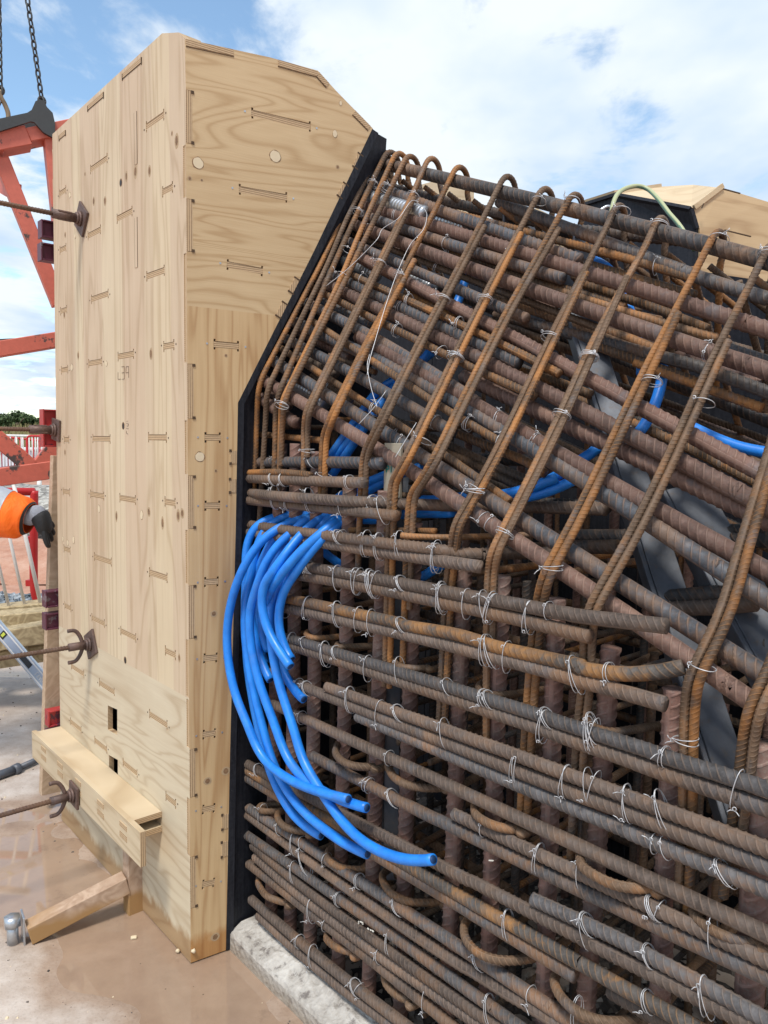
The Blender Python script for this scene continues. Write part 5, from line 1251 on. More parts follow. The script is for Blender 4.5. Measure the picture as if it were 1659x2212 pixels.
# painted ticks on a lower bar and an upright
for pts in (seq('I', 893, 1090, 893, 1108), seq('I', 903, 1092, 915, 1100), seq('I', 918, 1096, 920, 1112), seq('I', 950, 1135, 960, 1145), seq('I', 968, 1145, 975, 1152), seq('I', 980, 1150, 990, 1160), seq('J', 412, 710, 440, 712)):
    a, b = [at(u, v, PC(-.0175)) for u, v in pts]; beam('paint_mark', a, b, .002, .003, M['paintspot'], cage, up=NIN)

# ================================================================== TIE RODS
NOUT = -NIN
def tie_rod(uv, label, plate_w, plate_t, rot, kind, dist=0.0, length=1.1, sag=0.0, pc=(0.42, 0)):
    P0 = at(*uv, (G0+NOUT*dist, NIN))
    t = thing('tie_rod', P0, label, 'tie rod', 'threaded tie rods with plates through the formwork')
    ax = D1*math.cos(rot)+UP*math.sin(rot); ay = np.cross(NOUT, ax)
    obox('plate', P0+NOUT*.005, ax, ay, NOUT, plate_w, plate_w, .009, M['rplate'], t, bevel=.0012)
    d = NOUT+UP*sag; d /= np.linalg.norm(d)
    def cyl(name, a, b, r, mat, ns=12): tube(name, np.array([P0+d*a, P0+d*b]), r, mat, t, ns=ns)
    cyl('washer', .010, .018, .026, M['rplate'], 16); cyl('washer', .018, .026, .021, M['rplate'], 14)
    if kind == 'coupler':
        cyl('nut', .024, .105, .0165, M['rplate'], 8)
        for k in range(3):
            a = k*2.1+.4; q = ax*math.cos(a)+ay*math.sin(a); obox('nut_key', P0+d*.065+q*.016, d, np.cross(d, q), q, .05, .008, .005, M['rplate'], t, bevel=.0015)
    else:
        cyl('nut', .024, .085, .0155, M['rplate'], 8)
        for sg in (-1, 1):          # hooked wings
            w = UP*.95*sg+D1*.15; w /= np.linalg.norm(w)
            pts = [P0+d*.035+w*.012, P0+d*.045+w*.040, P0+d*.060+w*.058, P0+d*.085+w*.060]
            tube('wing', resample(catmull(np.array(pts)), .006)[0], .0072, M['rplate'], t, ns=8)
    P, tt = resample(np.array([P0+d*.02, P0+d*length]), .0025)
    v, f, rib = tube_data(P, .0082, 10, ribs=(.0105, .0017, tt)); mesh_np('rod', v, f, M['rod'], t, attrs={'rib': rib})
tie_rod((179, 474), 'uppermost tie rod, long round coupler and tilted square plate high on the box', .092, .009, rad(38), 'coupler', sag=.0)
tie_rod((124, 929), 'tie rod at horizon height whose upright plate sits on the far edge of the box', .085, .009, rad(8), 'coupler')
tie_rod((199, 1391), 'tie rod with hooked wing nut and tilted plate, above the two square holes', .092, .009, rad(-28), 'wing')
# ================================================================== LOW WALER OF PLYWOOD
WF = NOUT*.115
def walz(u, v): X = at(u, v, (G0+WF, NIN)); return float(np.dot(X-G0, D1)), float(X[2])
wa = [walz(*p) for p in ((72, 1590), (302, 1788), (302, 1873), (75, 1660))]
wal = thing('plywood_waler', tz(wa[1][0], wa[2][1])+WF, 'pale plywood channel ledge bolted along the foot of the formwork box', 'waler')
z1w, z0w = (wa[0][1]+wa[1][1])/2, wa[2][1]
tw0, tw1 = wa[1][0], wa[0][0]+.02
obox('front_board', tz((tw0+tw1)/2, (z0w+z1w)/2)+WF+NIN*.009, D1, NIN, UP, tw1-tw0, .018, z1w-z0w, M['ply'], wal, bevel=.0008)
tsh = pl_tz(350, 1805)[0]
for zc in (z1w-.016, z0w+.046): 
    obox('shelf', tz((tsh+tw1)/2+.0, zc)+NOUT*.0485, D1, NIN, UP, tw1-tsh, .096, .018, M['ply'], wal, bevel=.0008)
    obox('shelf_edge', tz(tsh-.0008, zc)+NOUT*.0485, D1, NIN, UP, .0016, .0955, .0178, M['edge'], wal)
obox('board_edge', tz(tw0-.0008, (z0w+z1w)/2)+WF+NIN*.009, D1, NIN, UP, .0016, .0175, z1w-z0w-.001, M['edge_v'], wal)
for f_ in (.12, .3, .5, .68, .86):
    tc_ = tw0+(tw1-tw0)*f_
    for zc in (z1w-.03, z0w+.046):
        obox('tenon', tz(tc_, zc)+WF-NIN*.0006, D1, NIN, UP, .055, .002, .017, M['edge'], wal)
tie_rod((163, 1716), 'lowest tie rod, its wing nut and plate on the plywood ledge near the puddle', .080, .009, rad(4), 'wing', dist=.118)

# ---------------------------------------------------------------- timber brace, post and bolt
pb = at(290, 1975, GND); pst = thing('timber_post', tz(tw0+.03, 0)+NOUT*.05, 'short upright sawn timber post with a wet foot under the plywood ledge', 'post')
pc_ = at(291, 1962, GND)
obox('post', pc_+UP*(z0w/2+.005), D1, NIN, UP, .048, .060, z0w+.03, M['brace'], pst, bevel=.002)
brc = thing('timber_brace', at(120, 2020, GND), 'square timber strut lying in the puddle from the bolt up to the post', 'brace')
e1 = pc_+NOUT*.028+UP*.105; e0 = at(62, 2035, GND)+UP*.032
beam('strut', e0, e1, .055, .060, M['brace'], brc, bevel=.0025)
blt = thing('ground_bolt', at(38, 2035, GND), 'galvanised bolt head and washer plate standing in the slab against the timber strut', 'bolt')
bb = at(28, 2040, GND)
tube('bolt_shank', np.array([bb, bb+UP*.075]), .017, M['zinc'], blt, ns=14); tube('bolt_head', np.array([bb+UP*.062, bb+UP*.092]), .026, M['zinc'], blt, ns=6)
sdir = (e1-e0)/np.linalg.norm(e1-e0); sdir[2] = 0; sdir /= np.linalg.norm(sdir)
obox('washer_plate', bb+sdir*.030+UP*.045, sdir, np.cross(UP, sdir), UP, .006, .06, .095, M['zinc'], blt, bevel=.001)
# leaning board behind the box
lb0 = at(106, 1590, (tz(t_left+.13, 0), D1)); lb1 = at(134, 985, (tz(t_left+.13, 0), D1))
lb = thing('leaning_board', lb0, 'long planed softwood board standing upright against the far edge of the formwork box', 'board')
beam('board', lb0-UP*.25, lb1, .036, .085, M['timber'], lb, up=NIN, bevel=.002)
# maroon steel channels clamped behind the box
mg = 'maroon steel channel ends behind the box'
for (u, v, lab, m) in ((104, 498, 'upper of the two dark maroon channel ends below the top tie rod', 'maroon'), (103, 547, 'lower of the two dark maroon channel ends below the top tie rod', 'maroon'),
                       (107, 903, 'bright maroon channel end just above the tie rod at horizon height', 'maroon_red'), (107, 947, 'bright maroon channel end just below the tie rod at horizon height', 'maroon_red'),
                       (112, 1292, 'maroon channel end beside the low leaning board, above its pair', 'maroon'), (112, 1340, 'dark maroon channel end beside the leaning board, second of that pair', 'maroon'),
                       (118, 1548, 'red painted channel end low down by the plywood ledge', 'maroon_red'), (118, 1590, 'purple channel end with a bolt hole resting near the plywood ledge', 'maroon')):
    c = at(u, v, (tz(t_left+.03, 0)+NOUT*.0, D1)); t = thing('steel_channel', c, lab, 'channel', mg)
    h, w, ln = .055, .055, .45
    bm = bmesh.new()
    add_obox(bm, c-D1*.010, NIN, D1, UP, ln, .006, h); add_obox(bm, c+UP*(h/2+.003)-D1*.0, NIN, D1, UP, ln, .05, .006); add_obox(bm, c-UP*(h/2+.003), NIN, D1, UP, ln, .05, .006)
    obj_bm('channel', bm, M[m], t, bevel=.001)
    q = c-NIN*(ln/2+.0035); bm = bmesh.new(); add_obox(bm, q+D1*.002, D1, NIN, UP, .048, .006, h+.014); obj_bm('end_plate', bm, M[m], t, bevel=.001)
    # shift so that its end sticks out just beyond the box
    t.location = Vector(c+NIN*.20)

# ================================================================== RED STEEL FRAME
FRD = dirn(62)                     # the frame's plane, beyond the box
FQ = atY(60, 700, 3.7); FP = (FQ, perp(FRD))
fr = thing('lifting_truss', at(40, 1020, FP), 'red oxide painted steel lattice frame with worn black top beam, hung from chains at left', 'steel frame')
def fp(u, v, off=0.0): return at(u, v, (FQ-perp(FRD)*off, perp(FRD)))
FN = perp(FRD)
def member(a, b, w, dep, mat, name='member', o=0.0): beam(name, fp(*a, o), fp(*b, o), w, dep, M[mat], fr, up=FN, bevel=.003)
member((-400, 385), (60, 300), .085, .12, 'redframe', 'chord'); member((60, 300), (190, 272), .06, .12, 'redframe', 'chord')
# black gusseted top beam with lug
bl = [fp(*p, .065) for p in ((-60, 316), (-60, 283), (0, 280), (55, 268), (64, 262), (72, 244), (80, 240), (90, 243), (96, 256), (108, 268), (113, 290), (113, 322), (88, 308), (70, 288), (62, 286), (0, 306))]
prism('gusset_plate', bl, FN*.016, M['darkframe'], fr, [[fp(81+4*math.cos(a), 253+4*math.sin(a), .065) for a in np.linspace(0, 6.28, 9)[:-1]]])
prism('gusset_plate', [p+FN*.13 for p in bl], FN*.016, M['darkframe'], fr)
member((106, 292), (150, 700), .055, .10, 'redframe', 'leg')
member((2, 345), (128, 660), .066, .07, 'redframe', 'diagonal', .01)
member((-5, 330), (6, 290), .05, .08, 'redframe', 'stub')
member((-400, 820), (200, 722), .07, .09, 'redframe', 'chord')
member((-30, 745), (118, 738), .05, .004, 'darkframe', 'worn_strip', .05)
member((-60, 900), (80, 1020), .075, .10, 'redframe', 'diagonal')
member((85, 1012), (190, 880), .085, .10, 'redframe', 'diagonal')
member((-400, 1085), (200, 1002), .085, .11, 'redframe', 'chord')
pl_ = [fp(*p, .062) for p in ((30, 1011), (84, 997), (98, 1005), (102, 1017), (46, 1031))]
prism('gusset_plate', pl_, FN*.006, M['darkframe'], fr)
a_ = fp(30, 412, .06); beam('box_stub', a_, fp(8, 400, .30), .065, .065, M['redframe'], fr, hollow=True)
beam('bracket', fp(110, 268, .02), fp(113, 285, .02), .03, .05, M['darkframe'], fr, up=FN)

def chain(u0, v0, u1, v1, label, hook):
    a = fp(u1, v1, .0); b = fp(u0, v0, .0); b = b+(b-a)*.25
    t = thing('lifting_chain', a, label, 'chain', 'lifting chains holding the red frame')
    d = (b-a)/np.linalg.norm(b-a); L_ = np.linalg.norm(b-a); pitch = .031; n = int(L_/pitch)
    s1 = np.cross(d, FN); s1 /= np.linalg.norm(s1); s2 = np.cross(d, s1)
    protos = []
    for k in range(2):
        s = (s1+s2)*.7 if k else (s1-s2)*.7
        th = np.linspace(0, 2*np.pi, 17)[:-1]
        P = [d*(.0125*math.copysign(1, math.cos(x))*min(1, abs(math.cos(x))*1.3)+.006*math.cos(x))+s*.0105*math.sin(x) for x in th]; P.append(P[0])
        v, f, _ = tube_data(np.array(P), .0042, 6); protos.append((v, f))
    first = [None, None]
    for i in range(n):
        c = a+d*(i+.5)*pitch; k = i % 2
        if first[k] is None:
            v, f = protos[k]; o = mesh_np('link', v, f, M['darkframe']); o.parent = t; first[k] = o; o.location = Vector(c-a)
        else:
            o = first[k].copy(); COL.objects.link(o); o.parent = t; o.location = Vector(c-a)
    if hook:
        h = thing('chain_hook', a, *hook)
        P = [a+d*.02, a-d*.01+s1*.002, a-d*.035+s1*.016, a-d*.075+s1*.030, a-d*.115+s1*.026, a-d*.135+s1*.0, a-d*.12-s1*.024, a-d*.095-s1*.03]
        tube('hook', resample(catmull(np.array(P)), .008)[0], .0105, M['hook'], h, ns=10)
        tube('eye', resample(catmull(np.array([a+d*.02+s1*.014*math.cos(x)+d*.018*math.sin(x) for x in np.linspace(0, 6.28, 10)])), .006)[0], .006, M['darkframe'], h, ns=8)
        tube('latch', np.array([a-d*.02+s1*.006, a-d*.09-s1*.024]), .004, M['darkframe'], h, ns=6)
chain(58, -10, 92, 228, 'dark steel chain running up from the black lug of the red frame', ('worn steel safety hook joining the chain to the lug of the black beam', 'hook', None))
chain(-3, -10, 1, 205, 'second lifting chain, cut off by the left edge of the picture', ('large brown steel hook at the left edge beside the sky', 'hook', None))

# ================================================================== BEHIND THE BOX, LEFT
stk = thing('timber_stack', atY(60, 1400, 4.4), 'stack of weathered sleepers carrying the feet of the white barrier', 'timber stack')
SD = dirn(74); SQ = V(*atY(60, 1330, 4.35)); 
def sbeam(uv0, uv1, w, h, name='sleeper', dy=0.0, m='oldwood'):
    a, b = atY(*uv0, 4.3+dy), atY(*uv1, 4.3+dy); return beam(name, a, b, w, h, M[m], stk, bevel=.006)
sbeam((-120, 1400), (110, 1362), .16, .11); sbeam((-120, 1350), (110, 1330), .18, .09, dy=.28); sbeam((-120, 1335), (110, 1312), .18, .09, dy=.50)
sbeam((-120, 1440), (110, 1405), .12, .10, dy=.1); 
for x in (-60, 20, 62, 95): 
    a = atY(x, 1375, 4.42); beam('cross_block', a+V(0, 0, 0), a+V(.12, .6, -.02), .10, .10, M['oldwood'], stk, bevel=.005)
a, b = atY(35, 1380, 4.27), atY(62, 1425, 4.27); beam('cleat', a, b, .02, .09, M['oldwood'], stk, up=V(0, 1, 0))

def barrier(name_mat, base, width, height, label, n=9, d=V(1, 0, 0), legs=True, group=None, tube_r=.017):
    t = thing('pedestrian_barrier', base, label, 'barrier', group)
    m = M[name_mat]; b0 = np.array(base)
    c = [b0+UP*.16, b0+UP*height, b0+UP*height+d*width, b0+UP*.16+d*width, b0+UP*.16]
    P = []
    tube('frame', resample(np.array(c), .05, .10)[0], tube_r, m, t, ns=8)
    for k in range(1, n): q = b0+d*width*k/n; tube('upright', np.array([q+UP*.17, q+UP*(height-.01)]), tube_r*.55, m, t, ns=6)
    if legs:
        s = np.cross(UP, d)
        for x in (.12, .88): q = b0+d*width*x; tube('foot', np.array([q+s*.28, q+UP*.16, q-s*.28]), tube_r*.9, m, t, ns=6)
    return t
# near white barrier: bottom rail and uprights seen under the sleeve
wb = thing('pedestrian_barrier', atY(90, 1330, 4.6), 'near white steel pedestrian barrier standing on the timber stack', 'barrier')
YB = 4.75
def bq(u, v, dy=0): return atY(u, v, YB+dy)
tube('rail', np.array([bq(-260, 1352), bq(90, 1326)]), .022, M['white'], wb, ns=10)
tube('rail', np.array([bq(-300, 1040), bq(-40, 1035), bq(40, 1032)]), .022, M['white'], wb, ns=10)
for a, b in (((40, 1040), (91, 1318)), ((5, 1040), (57, 1322)), ((-35, 1040), (23, 1326)), ((-75, 1040), (-12, 1330)), ((-115, 1040), (-48, 1335))):
    tube('upright', np.array([bq(a[0]-12, a[1]), bq(*b)]), .0095 if a[0] != 40 else .012, M['white'], wb, ns=8)
tube('foot', np.array([bq(66, 1330), bq(64, 1352)]), .014, M['white'], wb, ns=8); tube('foot', np.array([bq(80, 1336), bq(86, 1365)]), .02, M['white'], wb, ns=8)
tube('foot', np.array([bq(63, 1330, -.01), bq(71, 1327, -.01)]), .026, M['white'], wb, ns=10)
rb = thing('pedestrian_barrier', atY(72, 1300, 5.2), 'red steel barrier with bent leg standing behind the white one below the sleeve', 'barrier')
tube('leg', catmull(np.array([atY(u, v, 5.0) for u, v in ((74, 1060), (73, 1150), (73, 1250), (76, 1285), (86, 1308), (100, 1322))])), .026, M['redbar'], rb, ns=12)
for v in (1165, 1341-82): beam('peg', atY(58, v, 5.0), atY(72, v, 5.0), .04, .04, M['redbar'], rb)
tube('top_rail', np.array([atY(74, 1062, 5.0), atY(-300, 1062, 5.0)]), .026, M['redbar'], rb, ns=10)

# spirit level
lv0, lv1 = atY(-60, 1290, 3.9), atY(112, 1492, 3.55)
lvl = thing('spirit_level', lv0, 'silver aluminium spirit level with yellow vial leaning against the timber stack', 'spirit level')
ld = (lv1-lv0)/np.linalg.norm(lv1-lv0); vv = V(0, -1, .35); ls = np.cross(ld, vv); ls /= np.linalg.norm(ls); ln_ = np.cross(ls, ld)
if ln_[1] > 0: ln_ = -ln_
beam('body', lv0, lv1, .060, .024, M['alu'], lvl, up=ln_, bevel=.003)
def onlev(f, s=0.0, o=.0135): return lv0+(lv1-lv0)*f+ls*s+ln_*o
L_ = np.linalg.norm(lv1-lv0)
for s in (-.020, .020): obox('flange', onlev(.5, s, .013), ld, ls, ln_, L_*.99, .005, .004, M['white'], lvl)
obox('grip_hole', onlev(.70, 0, .0125), ld, ls, ln_, .10, .026, .003, M['black'], lvl, bevel=.001); obox('vial', onlev(.43, .0, .0125), ld, ls, ln_, .018, .020, .004, M['yellow'], lvl); obox('vial_holder', onlev(.43, 0, .0120), ld, ls, ln_, .036, .034, .003, M['black'], lvl)
glyph = {'D': [((0, 0), (0, 1)), ((0, 1), (.6, .8)), ((.6, .8), (.6, .2)), ((.6, .2), (0, 0))], 'A': [((0, 0), (.35, 1)), ((.35, 1), (.7, 0)), ((.15, .4), (.55, .4))], 'V': [((0, 1), (.3, 0)), ((.3, 0), (.6, 1))], 'L': [((0, 1), (0, 0)), ((0, 0), (.55, 0))]}
x_ = .0
for ch in 'LVAD':
    for p, q in glyph[ch]:
        a = onlev(.835, 0, .0135)+ld*(.016*(x_+p[0]))+ls*(.02*(p[1]-.5)); b = onlev(.835, 0, .0135)+ld*(.016*(x_+q[0]))+ls*(.02*(q[1]-.5))
        beam('letter', a, b, .0025, .001, M['white'], lvl, up=ln_)
    x_ += 1.0
pr = thing('prop_tube', atY(30, 1660, 2.6), 'dark wet steel tube lying on the slab at the left edge below the board', 'tube')
tube('tube', np.array([at(-80, 1703, level(.03)), at(38, 1660, level(.03))]), .020, M['plate'], pr, ns=12); tube('collar', np.array([at(30, 1664, level(.03)), at(40, 1659, level(.03))]), .026, M['plate'], pr, ns=12); tube('inner_tube', np.array([at(38, 1660, level(.03)), at(150, 1610, level(.03))]), .014, M['plate'], pr, ns=12)

# ------------------------------------------------------------------ the worker
def person():
    Yp = 3.12
    wr_ = atY(84, 1118, Yp)
    base = V(wr_[0]-.78, Yp+.10, 0)
    t = thing('person', base, 'person in orange high visibility jacket and black glove, gripping the upright board at left', 'person')
    def skin(name, chain_pts, edges, radii, mat, sub=2, parent=t, root=0):
        me = bpy.data.meshes.new(name); me.from_pydata([tuple(p) for p in chain_pts], edges, []); o = bpy.data.objects.new(name, me); COL.objects.link(o)
        sk = o.modifiers.new('skin', 'SKIN'); sk.use_smooth_shade = True
        for i, r in enumerate(radii): me.skin_vertices[0].data[i].radius = (r, r) if not isinstance(r, tuple) else r
        for i in range(len(radii)): me.skin_vertices[0].data[i].use_root = (i == root)
        s = o.modifiers.new('sub', 'SUBSURF'); s.levels = s.render_levels = sub
        me.materials.append(M[mat] if isinstance(mat, str) else mat); place(o, parent); return o
    B = lambda x, y, z: base+V(x, y, z)
    sh = B(.0, 0, 1.43)
    # right arm raised sideways to the board; legs, torso and far arm as one body
    el = atY(-60, 1090, Yp+.02); cu = atY(66, 1104, Yp)
    pts = [B(-.15, 0, .98), B(-.15, 0, 1.2), B(-.15, 0, 1.42), B(-.15, 0, 1.53), B(-.06, 0, .92), B(-.05, .0, .5), B(-.05, 0, .10), B(-.05, -.14, .05), B(-.25, 0, .92), B(-.27, .02, .5), B(-.27, .05, .10), B(-.27, -.09, .05),
           B(-.33, 0, 1.40), B(-.42, 0, 1.14), B(-.40, -.12, .92), B(.03, 0, 1.40)]
    ed = [(0, 1), (1, 2), (2, 3), (0, 4), (4, 5), (5, 6), (6, 7), (0, 8), (8, 9), (9, 10), (10, 11), (2, 12), (12, 13), (13, 14), (2, 15)]
    skin('body', pts, ed, [.155, .15, .15, .06, .10, .07, .05, .045, .10, .07, .05, .045, .07, .05, .035, .07], 'trousers')
    skin('jacket', [p+V(0, 0, 0) for p in (pts[0], pts[1], pts[2], pts[12], pts[13], pts[14]+(pts[13]-pts[14])*.2)], [(0, 1), (1, 2), (2, 3), (3, 4), (4, 5)], [.175, .17, .165, .09, .068, .058], 'orangecloth')
    # head with helmet
    hc = B(-.15, -.01, 1.66)
    def ball(name, c, rx, ry, rz, mat, zmin=None):
        bm = bmesh.new(); bmesh.ops.create_uvsphere(bm, u_segments=20, v_segments=14, radius=1)
        for v in bm.verts: v.co = Vector((c[0]+v.co.x*rx, c[1]+v.co.y*ry, c[2]+(max(v.co.z, zmin) if zmin is not None else v.co.z)*rz))
        return obj_bm(name, bm, M[mat], t, smooth=True)
    ball('head', hc, .077, .095, .115, 'skin'); ball('nose', hc+V(.01, -.10, -.01), .014, .02, .025, 'skin')
    for sx in (-1, 1): ball('ear', hc+V(sx*.078, 0, -.01), .012, .025, .032, 'skin'); ball('eye', hc+V(sx*.03, -.082, .015), .012, .01, .009, 'hat')
    ball('mouth', hc+V(0, -.088, -.055), .024, .008, .007, 'redbar')
    ball('helmet', hc+V(0, 0, .05), .11, .135, .10, 'hat', -.05)
    # sleeve: loose tube from shoulder to cuff
    ctr = [pts[15]+V(0, 0, .0), (pts[15]+el)/2+V(0, 0, .01), el, atY(-20, 1095, Yp), atY(20, 1108, Yp), atY(50, 1112, Yp), atY(66, 1116, Yp)]
    rads = [.10, .096, .092, .088, .084, .074, .058]
    P = catmull(np.array(ctr), 10); rr2 = np.interp(np.linspace(0, 1, len(P)), np.linspace(0, 1, len(rads)), rads)
    T, A, Bv = frames(P); th = np.linspace(0, 2*np.pi, 28, endpoint=False)
    def sleeve(name, i0, i1, grow, mat, fold=1.0):
        Pi = P[i0:i1]; k = np.arange(i0, i1)
        X, K = np.meshgrid(th, k); r = rr2[i0:i1][:, None]+grow+fold*(.0045*np.sin(K*.55+2*np.cos(X)+1)*np.clip(np.sin(X+1), -.3, 1)+.006*np.sin(2*X+K*.12))
        # the cloth sags below the arm
        V3 = Pi[:, None, :]+r[..., None]*(np.cos(X)[..., None]*A[i0:i1, None, :]+np.sin(X)[..., None]*Bv[i0:i1, None, :])
        V3[..., 2] -= .010*np.clip(-(V3[..., 2]-Pi[:, None, 2])/.06, 0, 1)*1.6
        n = len(Pi); ns = 28; i = np.arange(n-1)[:, None]*ns; j = np.arange(ns)[None, :]; j2 = (j+1) % ns
        f = np.stack([i+j, i+j2, i+ns+j2, i+ns+j], -1).reshape(-1, 4)
        return mesh_np(name, V3.reshape(-1, 3), f, mat, t)
    n = len(P); sleeve('sleeve', 0, n, 0, M['orangecloth']); 
    ci = [k for k in range(n) if True]
    # find indices of the reflective band by picture position
    def uvx(X): d = X-CP; return 829.5+FOC*np.dot(d, R)/np.dot(d, F)
    i0 = next(k for k in range(n) if uvx(P[k]) > -12); i1 = next(k for k in range(n) if uvx(P[k]) > 15)
    sleeve('reflective_band', i0, i1+1, .0018, M['reflective'])
    sleeve('cuff_binding', n-4, n, .0022, M['glove'], .9)
    tube('inner_cuff', np.array([P[-6], P[-1], atY(79, 1110, Yp), atY(84, 1114, Yp)]), .036, M['greycloth'], t, ns=16, smooth_path=True)
    # gloved hand: palm against the board's edge, fingers wrapped behind, thumb and first finger hanging down
    W = atY(84, 1112, Yp); dn = V(.06, 0, -1); dn /= np.linalg.norm(dn)
    px = 1/FOC*Yp
    q = lambda u, v, dy=0: atY(u, v, Yp+dy)
    skin('gloved_hand', [q(81, 1108), q(89, 1118), q(96, 1138), q(99, 1155, .01)], [(0, 1), (1, 2), (2, 3)], [(.042, .042), (.046, .042), (.044, .034), (.032, .028)], 'glove')
    fingers = [[q(94, 1142, -.018), q(96, 1158, -.022), q(100, 1172, -.02), q(105, 1183, -.012)],       # thumb, lies along the near side
               [q(97, 1145, .0), q(101, 1162, .004), q(104, 1175, .014), q(106, 1182, .03)],
               [q(101, 1140, .01), q(107, 1154, .018), q(111, 1163, .035), q(111, 1168, .055)],
               [q(103, 1132, .012), q(110, 1142, .02), q(115, 1150, .04), q(115, 1154, .06)],
               [q(103, 1124, .014), q(110, 1130, .022), q(114, 1136, .04), q(114, 1139, .055)]]
    for k, fg in enumerate(fingers):
        skin('finger' if k else 'thumb', fg, [(0, 1), (1, 2), (2, 3)], [.0135 if not k else .0115, .0115, .0105, .0085], 'glove')
person()

# ================================================================== FAR BACKGROUND
def bank(name, pts, depth, mat, z0=-.08, seed=1, amp=.12, kind='structure'):
    """an earth or gravel bank: crest height by X, a slope facing the viewer"""
    xs = np.linspace(pts[0][0], pts[-1][0], 160); ys = np.linspace(0, 1, 30)
    cr = np.interp(xs, [p[0] for p in pts], [p[1] for p in pts]); y0 = np.interp(xs, [p[0] for p in pts], [p[2] for p in pts])
    X, T = np.meshgrid(xs, ys, indexing='ij')
    prof = np.where(T < .45, np.sin(T/.45*math.pi/2), np.where(T < .7, 1.0, np.cos((T-.7)/.3*math.pi/2)))
    Y = y0[:, None]+T*depth
    Z = z0+cr[:, None]*prof+(vnoise(X, Y, 1.3, seed)-.5)*amp*prof+(vnoise(X, Y, 6, seed+1)-.5)*amp*.4
    v = np.stack([X, Y, Z], -1).reshape(-1, 3); i = np.arange(159)[:, None]*30; j = np.arange(29)[None, :]
    f = np.stack([i+j, i+30+j, i+31+j, i+j+1], -1).reshape(-1, 4)
    o = mesh_np(name, v, f, mat); return tag(o, kind=kind)
bank('gravel_bank', [(-30, .9, 11), (-12, .88, 10.5), (-4, .80, 10.2), (4, .7, 10)], 4.0, M['gravel'], seed=4, amp=.16)
bank('earth_ridge', [(-20, .34, 8.6), (-5, .30, 8.6), (3, .3, 8.6)], 2.2, M['earth'], seed=8, amp=.22)
def stones(name, x0, x1, y0, y1, n, s0, s1, mat, z=-.08, seed=0):
    r = np.random.RandomState(seed); base = np.array([(-1, -1, -.6), (1, -1, -.5), (1, 1, -.6), (-1, 1, -.5), (-.6, -.7, .6), (.7, -.6, .5), (.6, .7, .7), (-.7, .6, .5)])
    fq = np.array([(0, 3, 2, 1), (4, 5, 6, 7), (0, 1, 5, 4), (1, 2, 6, 5), (2, 3, 7, 6), (3, 0, 4, 7)]); vs = []; fs = []
    for k in range(n):
        s = r.uniform(s0, s1); a = r.uniform(0, 6.28); b = base*s*r.uniform(.6, 1.3, (8, 3)); ca, sa = math.cos(a), math.sin(a)
        b = np.stack([b[:, 0]*ca-b[:, 1]*sa, b[:, 0]*sa+b[:, 1]*ca, b[:, 2]], 1); vs.append(b+V(r.uniform(x0, x1), r.uniform(y0, y1), z+s*.4)); fs.append(fq+8*k)
    return tag(mesh_np(name, np.vstack(vs), np.vstack(fs), mat, smooth=False), kind='stuff')
stones('stone_strip', -5.5, -1.5, 4.9, 6.1, 1800, .022, .055, M['stone'], seed=1)
stones('stone_strip', -6.5, -2.2, 7.3, 8.0, 1800, .02, .045, M['stone'], seed=2)
stones('gravel_chips', -9, -3.2, 10.3, 12.2, 3500, .02, .05, M['gravel'], z=.42, seed=3)
# small stones inside the kerb
def inner_rubble():
    r = np.random.RandomState(9); vs = []; fs = []
    base = np.array([(-1, -1, -.6), (1, -1, -.5), (1, 1, -.6), (-1, 1, -.5), (-.6, -.7, .6), (.7, -.6, .5), (.6, .7, .7), (-.7, .6, .5)]); fq = np.array([(0, 3, 2, 1), (4, 5, 6, 7), (0, 1, 5, 4), (1, 2, 6, 5), (2, 3, 7, 6), (3, 0, 4, 7)])
    for k in range(1500):
        s = r.uniform(.003, .012); b = base*s*r.uniform(.6, 1.3, (8, 3)); vs.append(b+G1+KD1*r.uniform(0, 2.2)+NIN*r.uniform(.15, 1.0)+UP*(.02+r.uniform(0, .012))); fs.append(fq+8*k)
    tag(mesh_np('loose_rubble', np.vstack(vs), np.vstack(fs), M['kerb'], smooth=False), kind='stuff')
inner_rubble()

# red and white barriers far off
gB = 'red and white barriers in front of the container'
def far_barrier(u, Y, mat, label, d=V(1, 0, 0), w=2.2, h=1.05, z=.55):
    b = atY(u, 1100, Y); b[2] = z
    barrier(mat, b, w, h, label, 14, d, True, gB, .028)
far_barrier(-40, 19.5, 'white', 'white pedestrian barrier farthest left beyond the gravel bank')
far_barrier(62, 19.0, 'redbar', 'red pedestrian barrier beyond the gravel bank, left of the box edge')
far_barrier(38, 20.2, 'white', 'white pedestrian barrier just behind the red one beyond the gravel bank', w=2.0)
far_barrier(-20, 21.0, 'redbar', 'red pedestrian barrier leaning across others at the left edge', d=V(.94, .3, -.10))
far_barrier(85, 21.5, 'white', 'white pedestrian barrier half hidden behind the formwork box', w=2.4)
rl = thing('white_rail', atY(0, 1040, 17), 'low white rail fence in front of the far barriers', 'rail')
tube('rail', np.array([atY(-200, 1037, 17), atY(180, 1030, 17)]), .05, M['white'], rl, ns=8)
for u in (-60, 31, 85, 150): tube('post', np.array([atY(u, 1034, 17), atY(u, 1060, 17)]), .05, M['white'], rl, ns=8)
tag(obox('white_ground_sheet', atY(40, 1052, 17.5)+V(0, 0, -.05), V(1, 0, 0), V(0, 1, 0), UP, 14, 2.6, .05, M['white']), 'long pale sheet lying on the ground below the white rail', 'sheet')
pal = thing('pallet', atY(52, 1030, 18.5), 'pale wooden crate standing among the far barriers', 'crate')
for k in range(5): obox('slat', atY(34+k*9, 1019, 18.5), V(1, 0, 0), V(0, 1, 0), UP, .085, .02, .24, M['timber'], pal)
obox('base', atY(52, 1031, 18.6), V(1, 0, 0), V(0, 1, 0), UP, .5, .4, .05, M['black'], pal)
